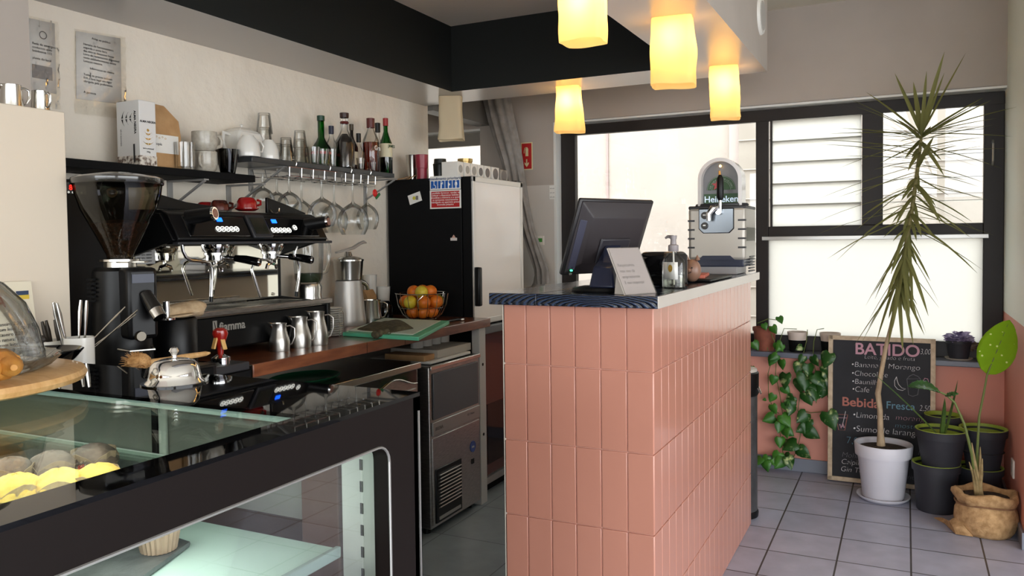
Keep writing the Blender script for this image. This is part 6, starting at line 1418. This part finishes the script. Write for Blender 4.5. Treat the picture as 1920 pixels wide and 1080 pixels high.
# dragon tree in white pot
pb_ = P(1655, 938, z=0); py = pb_.y+.03; PX = -.103
t = thing('dragon_tree', 'tall spiky dragon tree in a white pot before the chalkboard', 'potted plant', (PX, py, 0))
B().lathe([(.001, 0), (.105, 0), (.125, .016), (.128, .024), (.122, .024), (.10, .008), (.001, .008)], seg=44).done('saucer', potwhite, t)
B().lathe([(.001, .009), (.094, .009), (.098, .014), (.122, .225), (.134, .228), (.139, .285), (.136, .29), (.126, .288), (.120, .25)], seg=48).done('pot', potwhite, t)
B().lathe([(.122, .262), (.08, .268), (.03, .274), (.001, .276)], seg=36).done('soil', soil, t)
tp_ = [P(u, v, y=py) for u, v in ((1652, 838), (1651, 810), (1650, 770), (1646, 738), (1652, 700), (1660, 655), (1670, 615), (1680, 570), (1684, 540))]
b = B(); b.tube(tp_, [.022, .015, .0135, .014, .0115, .0105, .0095, .008, .0075], 12); b.done('trunk', trunk_m, t, world=True)
b = B()
for k in range(7):
    a = k*.9; b.tube([tp_[0]+Vector((0, 0, .012)), tp_[0]+Vector((.022*math.cos(a), .022*math.sin(a), .0)), tp_[0]+Vector((.042*math.cos(a), .042*math.sin(a), -.014))], [.008, .005, .003], 6)
b.done('roots', trunk_m, t, world=True)
st_ = [P(u, v, y=py) for u, v in ((1684, 540), (1690, 500), (1700, 450), (1709, 400), (1716, 350), (1722, 305), (1727, 262), (1728, 250))]
b = B(); b.tube(st_, [.0075, .008, .009, .010, .010, .009, .007, .003], 10); b.done('crown_stem', noisy('crown_stem', (112, 104, 62), (140, 132, 84), .8, 40), t, world=True)
b = B(); rnd = random.Random(4); NL = 134
def spt(s_):
    x = s_*(len(st_)-1); i = min(int(x), len(st_)-2); return st_[i].lerp(st_[i+1], x-i)
for k in range(NL):
    s_ = k/(NL-1); a = k*2.39996+rnd.uniform(-.2, .2)
    if s_ > .90: el = rnd.uniform(.0, .75)
    elif s_ > .66: el = rnd.uniform(-.35, .30)
    elif s_ > .35: el = rnd.uniform(-.65, -.05)
    else: el = rnd.uniform(-1.3, -.8)
    L = rnd.uniform(.34, .48) if s_ > .35 else rnd.uniform(.26, .38)
    dr = .18 if s_ > .6 else .35
    # flatten in depth so that the blades stay clear of the wall and window
    blade(b, spt(s_), a, el, L*(.5 if math.sin(a) > .3 else (.84 if math.cos(a) > .7 else 1.08)), rnd.uniform(.0085, .012), dr, n=6)
for a_, e_, l_ in ((2.2, 1.05, .40), (.45, 1.1, .45), (.8, 1.25, .32), (1.9, 1.2, .30), (-.6, 1.2, .30), (2.9, .55, .36), (-.15, .28, .42), (-.05, -.05, .39), (3.2, .12, .44)): blade(b, st_[-1], a_, e_, l_, .013, .15, n=7)
b.done('foliage', leafd, t, world=True, smooth=0)

def heart(b, p, n_, up_, s_, fold=.2):
    """heart leaf: p attachment, up_ direction to the tip, n_ facing"""
    up_ = up_.normalized(); side = up_.cross(n_).normalized(); n_ = side.cross(up_).normalized()
    prof = [(0, .0, 0), (.28, -.14, .05), (.48, .05, .12), (.50, .30, .14), (.38, .58, .08), (.18, .85, .02), (0, 1.08, -.06)]
    C_ = [b.bm.verts.new(p+up_*(y_*s_)+n_*(-.02*s_)) for y_ in (0, .05, .18, .38, .62, .86, 1.08)]
    for sg in (-1, 1):
        E_2 = [b.bm.verts.new(p+side*(sg*x_*s_)+up_*(y_*s_)+n_*(z2*s_*fold*3)) for x_, y_, z2 in prof]
        for k in range(6):
            try: b.bm.faces.new([C_[k], E_2[k], E_2[k+1], C_[k+1]] if sg > 0 else [C_[k+1], E_2[k+1], E_2[k], C_[k]])
            except ValueError: pass
def vine_plant(name, label, potx, poty, potz, r0, r1, h, pm, vines, leaves, seed, two=False, leafmat=None):
    t = thing(name, label, 'potted plant', (potx, poty, potz)); pot(t, r0, r1, h, pm, soilz=.86)
    if two: B().lathe([(r0*.995+.0015, h*.0), (r0+(r1-r0)*.5+.0012, h*.60)], seg=40).done('dark_band', blkm, t)
    rnd = random.Random(seed); b = B()
    for vn in vines: b.tube([P(u, v, y=yy) for u, v, yy in vn], .0022, 5)
    if vines: b.done('vine_stem', stemm, t, world=True)
    b = B()
    for u, v, s_, yy in leaves:
        p = P(u, v, y=yy); n_ = Vector((rnd.uniform(-.6, .6), -1, rnd.uniform(-.2, .7))); up_ = Vector((rnd.uniform(-.7, .7), rnd.uniform(-.3, .1), rnd.uniform(-1, -.2)))
        heart(b, p+Vector((0, 0, s_*.4)), n_, up_, s_)
    b.done('foliage', leafmat or variegated, t, world=True, solid=.0006)
    return t
SZ = .6905
yw_ = 4.815
v1 = [[(1440, 612, 4.86), (1452, 640, 4.80), (1456, 670, yw_), (1454, 700, yw_), (1462, 740, yw_), (1468, 780, yw_), (1462, 810, yw_), (1468, 850, yw_), (1466, 872, yw_)],
      [(1430, 618, 4.84), (1446, 680, yw_), (1440, 700, yw_), (1441, 740, yw_), (1449, 765, yw_), (1460, 775, yw_)], [(1420, 606, 4.86), (1440, 598, 4.85), (1456, 600, 4.84), (1460, 602, 4.84)]]
rl = random.Random(9)
l1 = [(1448, 618, .05, 4.80), (1432, 612, .04, 4.8), (1460, 600, .045, 4.84), (1412, 648, .055, 4.79), (1456, 650, .06, 4.79), (1466, 652, .05, 4.79), (1452, 676, .06, yw_-.02), (1466, 682, .055, yw_-.02), (1458, 672, .05, yw_-.03),
      (1452, 712, .055, yw_-.02), (1468, 732, .055, yw_-.02), (1451, 746, .05, yw_-.02), (1448, 766, .055, yw_-.02), (1471, 762, .055, yw_-.02), (1436, 751, .02, yw_-.02), (1452, 790, .07, yw_-.02), (1466, 788, .075, yw_-.03), (1462, 800, .06, yw_-.04), (1470, 812, .065, yw_-.02), (1462, 828, .06, yw_-.02), (1474, 810, .055, yw_-.03), (1462, 858, .07, yw_-.04), (1468, 870, .07, yw_-.05), (1450, 868, .065, yw_-.05), (1436, 872, .06, yw_-.06), (1428, 866, .06, yw_-.06), (1440, 862, .05, yw_-.05), (1410, 692, .04, yw_), (1412, 710, .04, yw_)]
p = P(1433, 655, y=4.86)
vine_plant('pothos', 'trailing pothos in the terracotta pot at the left on the sill', p.x, 4.875, SZ, .052, .068, .135, terracotta, v1, l1, 1, leafmat=noisy('pothos_leaf', (40, 92, 26), (66, 120, 36), .4, 14))
v2 = [[(1514, 618, 4.86), (1512, 640, 4.80), (1506, 665, yw_), (1504, 700, yw_), (1500, 740, yw_), (1496, 770, yw_), (1503, 790, yw_), (1500, 820, yw_), (1494, 845, yw_), (1482, 870, yw_)], [(1494, 617, 4.84), (1470, 616, 4.82), (1463, 636, 4.80), (1460, 650, 4.8)]]
l2 = [(1504, 655, .04, 4.79), (1507, 674, .05, yw_-.02), (1500, 690, .07, yw_-.02), (1514, 692, .07, yw_-.03), (1474, 712, .085, yw_-.02), (1508, 712, .10, yw_-.03), (1500, 722, .08, yw_-.02), (1516, 736, .08, yw_-.03), (1488, 752, .065, yw_-.02), (1510, 746, .075, yw_-.03), (1482, 760, .07, yw_-.02), (1484, 768, .06, yw_-.02), (1512, 784, .075, yw_-.02), (1518, 796, .08, yw_-.03), (1510, 800, .06, yw_-.02), (1514, 808, .07, yw_-.02), (1512, 816, .08, yw_-.02), (1480, 836, .055, yw_-.02), (1494, 842, .085, yw_-.04), (1498, 850, .08, yw_-.04), (1482, 860, .06, yw_-.04), (1476, 866, .07, yw_-.05)]
p = P(1495, 658, y=4.87)
vine_plant('pothos', 'variegated pothos in the two-tone pot left of the chalkboard', p.x, 4.88, SZ, .042, .056, .115, mat('pale_pot', (206, 190, 178), .5), v2, l2, 2, two=True)
v3 = [[(1545, 616, 4.86), (1532, 618, 4.84), (1526, 640, 4.80), (1524, 670, yw_), (1530, 700, yw_), (1534, 730, yw_), (1530, 756, yw_)], [(1542, 660, 4.8), (1540, 690, yw_), (1548, 720, yw_), (1552, 745, yw_)], [(1500, 768, yw_), (1520, 774, yw_), (1546, 772, yw_), (1552, 778, yw_)]]
l3 = [(1556, 674, .085, 4.72), (1524, 676, .06, yw_-.03), (1526, 714, .085, yw_-.04), (1544, 694, .07, yw_-.04), (1544, 716, .085, yw_-.03), (1536, 724, .08, yw_-.03), (1548, 730, .085, yw_-.03), (1532, 744, .06, yw_-.02), (1524, 738, .07, yw_-.03), (1552, 786, .10, 4.73), (1546, 706, .07, yw_-.04)]
p = P(1556, 658, y=4.87)
vine_plant('pothos', 'pothos in the two-tone pot partly behind the chalkboard corner', p.x, 4.885, SZ, .042, .056, .115, MATS['pale_pot'], v3, l3, 3, two=True)
# purple leaved plant
p = P(1798, 672, y=4.87)
t = thing('purple_plant', 'purple leaved plant in a dark pot on a saucer at the right of the sill', 'potted plant', (p.x, 4.885, SZ))
B().lathe([(.001, 0), (.06, 0), (.068, .008), (.064, .008), (.055, .003), (.001, .003)], seg=36).done('saucer', mat('cream_saucer', (206, 196, 180), .5), t)
B().lathe([(.001, .004), (.045, .004), (.060, .085), (.064, .086), (.064, .10), (.058, .10), (.054, .085)], seg=36).done('pot', potdark, t)
B().lathe([(.057, .088), (.001, .092)], seg=24).done('soil', soil, t)
b = B(); rnd = random.Random(21)
for k in range(90):
    a = rnd.uniform(0, 2*PI); rr_ = rnd.uniform(0, .062); c = Vector((rr_*math.cos(a), rr_*math.sin(a)*.7, .092+rnd.uniform(.0, .055)*(1-rr_/.09)))
    heart(b, c, Vector((math.cos(a)*.5, math.sin(a)*.5-.4, .8)), Vector((math.cos(a), math.sin(a), rnd.uniform(-.1, .6))), rnd.uniform(.024, .036), .3)
b.done('foliage', purple, t, solid=.0005)
b = B()
for a in (-.3, .1, .5, -.9): heart(b, Vector((.045, 0, .085)), Vector((.3, -1, .4)), Vector((math.cos(a), -.3, math.sin(a)-.5)), .045, .3)
b.done('dark_leaves', noisy('reddish_leaf', (70, 52, 40), (90, 80, 50), .6, 20), t, solid=.0005)
# nested grey pots with lime lining
def gp(label, x, y, z, r0, r1, h, **k):
    t = thing('plant_pot', label, 'plant pot', (x, y, z), group='dark grey pots with lime inside'); pot(t, r0, r1, h, potdark, potgreen, **k); return t
gp('lower dark grey pot beside the white pot, another one standing in it', .135, 4.43, 0, .085, .108, .235, soilz=0)
gp('lower dark grey pot nearest the right wall behind the burlap bag', .33, 4.56, 0, .085, .105, .205, soilz=0)
gp('empty dark grey pot at the back, between the chalkboard edge and the pink wall', .172, 4.655, .10, .060, .088, .33, soilz=0)
st_pot = thing('plant_stand', 'low black stand carrying the rear dark grey pot', 'stand', (.172, 4.655, 0)); B().box(-.05, .05, -.05, .05, 0, .0995).done('stand_block', blkm, st_pot, bevel=.004)
t = gp('upper dark grey pot with a narrow leaved plant, nested in the lower one', .155, 4.42, .16, .070, .115, .245, soilz=.78)
t['category'] = 'potted plant'
b = B(); q = Vector((.160, 4.41, .36))
blade(b, q, -.1, 1.35, .30, .024, -.05, n=8, fold=.5); blade(b, q+Vector((-.01, 0, 0)), .6, 1.45, .20, .018, .05, n=8, fold=.4)
tipn = P(1632, 702, y=4.36); dd_ = (tipn-q); blade(b, q, math.atan2(dd_.y, dd_.x), math.asin(dd_.z/dd_.length)+.10, dd_.length, .016, .22, n=9, fold=.4)
b.done('foliage', noisy('narrow_leaf', (58, 92, 36), (96, 128, 58), .5, 20), t, world=True)
gp('upper dark grey pot nearest the right wall, empty with lime lining', .343, 4.55, .175, .068, .106, .225, soilz=.5)
# bird of paradise in burlap
bx, by = .325, 4.17
t = thing('strelitzia', 'broad leaved plant in a burlap wrapped pot in the right corner', 'potted plant', (bx, by, 0))
b = B(); rings = []; n = 48
for s_, r_, z_ in ((0, .105, .002), (.1, .118, .02), (.3, .128, .07), (.5, .122, .115), (.62, .110, .14), (.7, .122, .150), (.8, .132, .172), (.9, .130, .188), (1, .118, .196), (1.05, .106, .188), (1.1, .100, .165)):
    rings.append([(r_*(1+.035*math.sin(5*a+6*s_)+.025*math.sin(11*a-9*s_))*math.cos(a), r_*.88*(1+.035*math.sin(4*a+5*s_)+.02*math.sin(9*a+4*s_))*math.sin(a), z_+(.008*math.sin(4*a+1) if s_ > .65 else 0)) for a in [i*2*PI/n for i in range(n)]])
b.loft(rings, cap=True); b.done('burlap_wrap', burlap, t, smooth=80)
B().lathe([(.001, .172), (.05, .172), (.104, .168)], seg=24, sy=.88).done('soil', soil, t)
e = P(1752, 970, z=.004)-Vector((bx, by, 0)); b = B()
pts_ = [(-.09, -.075, .055), (-.12, -.05, .03), (e.x*.55, e.y*.55-.02, .022), (e.x, e.y, .004)]
b.loft([[(-.05, -.09, .003), (-.09, -.095, .05), (-.11, -.03, .075), (-.10, .02, .003)], [(-.12, -.085, .003), (-.13, -.075, .03), (-.145, -.03, .045), (-.14, .01, .003)], [(e.x*.8+.0, e.y*.8-.045, .002), (e.x*.8, e.y*.8-.03, .012), (e.x*.8-.01, e.y*.8, .016), (e.x*.8-.01, e.y*.8+.015, .002)], [(e.x, e.y-.006, .001), (e.x, e.y-.003, .004), (e.x-.002, e.y, .004), (e.x-.002, e.y+.003, .001)]])
b.done('burlap_tail', burlap, t, bevel=.006, smooth=80)
B().tube([(.122*math.cos(a), .107*math.sin(a), .142+.004*math.sin(3*a)) for a in [i*2*PI/32 for i in range(33)]], .004, 6, cap=False).done('tie_cord', noisy('cord', (110, 76, 50), (130, 96, 66), .9, 30), t)
def bigleaf(base, tip, width, nrm, name='leaf', m=leafb, cup=.12, bend=.0):
    base, tip, nrm = Vector(base), Vector(tip), Vector(nrm).normalized(); ax_ = tip-base; L = ax_.length; ax_.normalize(); side = ax_.cross(nrm).normalized(); nrm = side.cross(ax_)
    b = B(); nu, nv = 18, 10; g = []
    for i in range(nu+1):
        s_ = i/nu; ww = width/2*max(.01, math.sin(PI*min(1, s_**.86))**.66) if 0 < s_ < 1 else width*.006
        row = []
        for j in range(nv+1):
            q = j/nv*2-1; row.append(b.bm.verts.new(base+ax_*L*s_+side*ww*q+nrm*(cup*ww*q*q*1.2+bend*math.sin(PI*s_)*L+.003*math.sin(40*s_+6*abs(q)))))
        g.append(row)
    for i in range(nu):
        for j in range(nv): b.bm.faces.new([g[i][j], g[i+1][j], g[i+1][j+1], g[i][j+1]])
    lf = b.done(name, m, t, world=True, solid=.0012, smooth=80)
    b = B(); b.tube([base+ax_*L*s_+nrm*(bend*math.sin(PI*s_)*L-.001) for s_ in [k/8 for k in range(9)]], [.0035*(1-.8*k/8) for k in range(9)], 6); b.done('midrib', stemm, lf, world=True)
    return lf
m_ = leafb.copy(); m_.name = 'spotted_leaf'; N, L = m_.node_tree.nodes, m_.node_tree.links
tc = N.new('ShaderNodeTexCoord'); vo = N.new('ShaderNodeTexVoronoi'); vo.inputs['Scale'].default_value = 34; cr = N.new('ShaderNodeValToRGB')
cr.color_ramp.elements[0].color = lin((224, 232, 150)); cr.color_ramp.elements[1].color = lin((138, 176, 40)); cr.color_ramp.elements[0].position = .12; cr.color_ramp.elements[1].position = .17
nz = N.new('ShaderNodeTexNoise'); nz.inputs['Scale'].default_value = 12
L.new(tc.outputs['Object'], vo.inputs[0]); L.new(vo.outputs[0], cr.inputs[0])
for n_ in N:
    if n_.type in ('BSDF_DIFFUSE', 'BSDF_TRANSLUCENT'): L.new(cr.outputs[0], n_.inputs[0])
yl = 4.16
lb, lt = P(1851, 702, y=yl), P(1893, 600, y=yl-.03)
bigleaf(lb, lt, .152, (-.25, -1, .15), m=m_, cup=.10)
root = Vector((bx-.005, by, .172)) ; rq = P(1836, 918, y=by); root = Vector((rq.x, by, .165))
def stem(pts, r_, m=None, name='leaf_stalk'): B().tube(pts, r_, 8).done(name, m or stemm, t, world=True)
stem([root, P(1832, 850, y=yl), P(1836, 780, y=yl), P(1845, 735, y=yl), lb, lb.lerp(lt, .2)], [.009, .006, .005, .0045, .004, .003])
l2b, l2t = P(1762, 735, y=4.10), P(1702, 725, y=4.05)
bigleaf(l2b, l2t, .085, (.1, -.35, 1), m=noisy('deep_green_leaf', (36, 70, 26), (58, 98, 38), .35, 14), cup=.2, bend=.10)
stem([root+Vector((-.004, 0, 0)), P(1822, 850, y=4.14), P(1808, 795, y=4.12), P(1790, 755, y=4.11), P(1775, 741, y=4.10), l2b], [.009, .007, .0055, .005, .0045, .004])
bigleaf(P(1772, 742, y=4.10), P(1797, 738, y=4.08), .03, (.2, -.6, 1), m=MATS['deep_green_leaf'], cup=.3)
for k, (u, v) in enumerate(((1817, 866), (1826, 880), (1842, 860), (1838, 838), (1822, 830))):
    stem([root+Vector((.006*(k-2), -.006, 0)), root.lerp(P(u, v, y=4.13), .6)+Vector((.002, 0, 0)), P(u, v, y=4.13)], [.008, .007, .002], noisy('dry_stalk', (120, 104, 66), (160, 138, 96), .8, 30), 'dry_stalk')
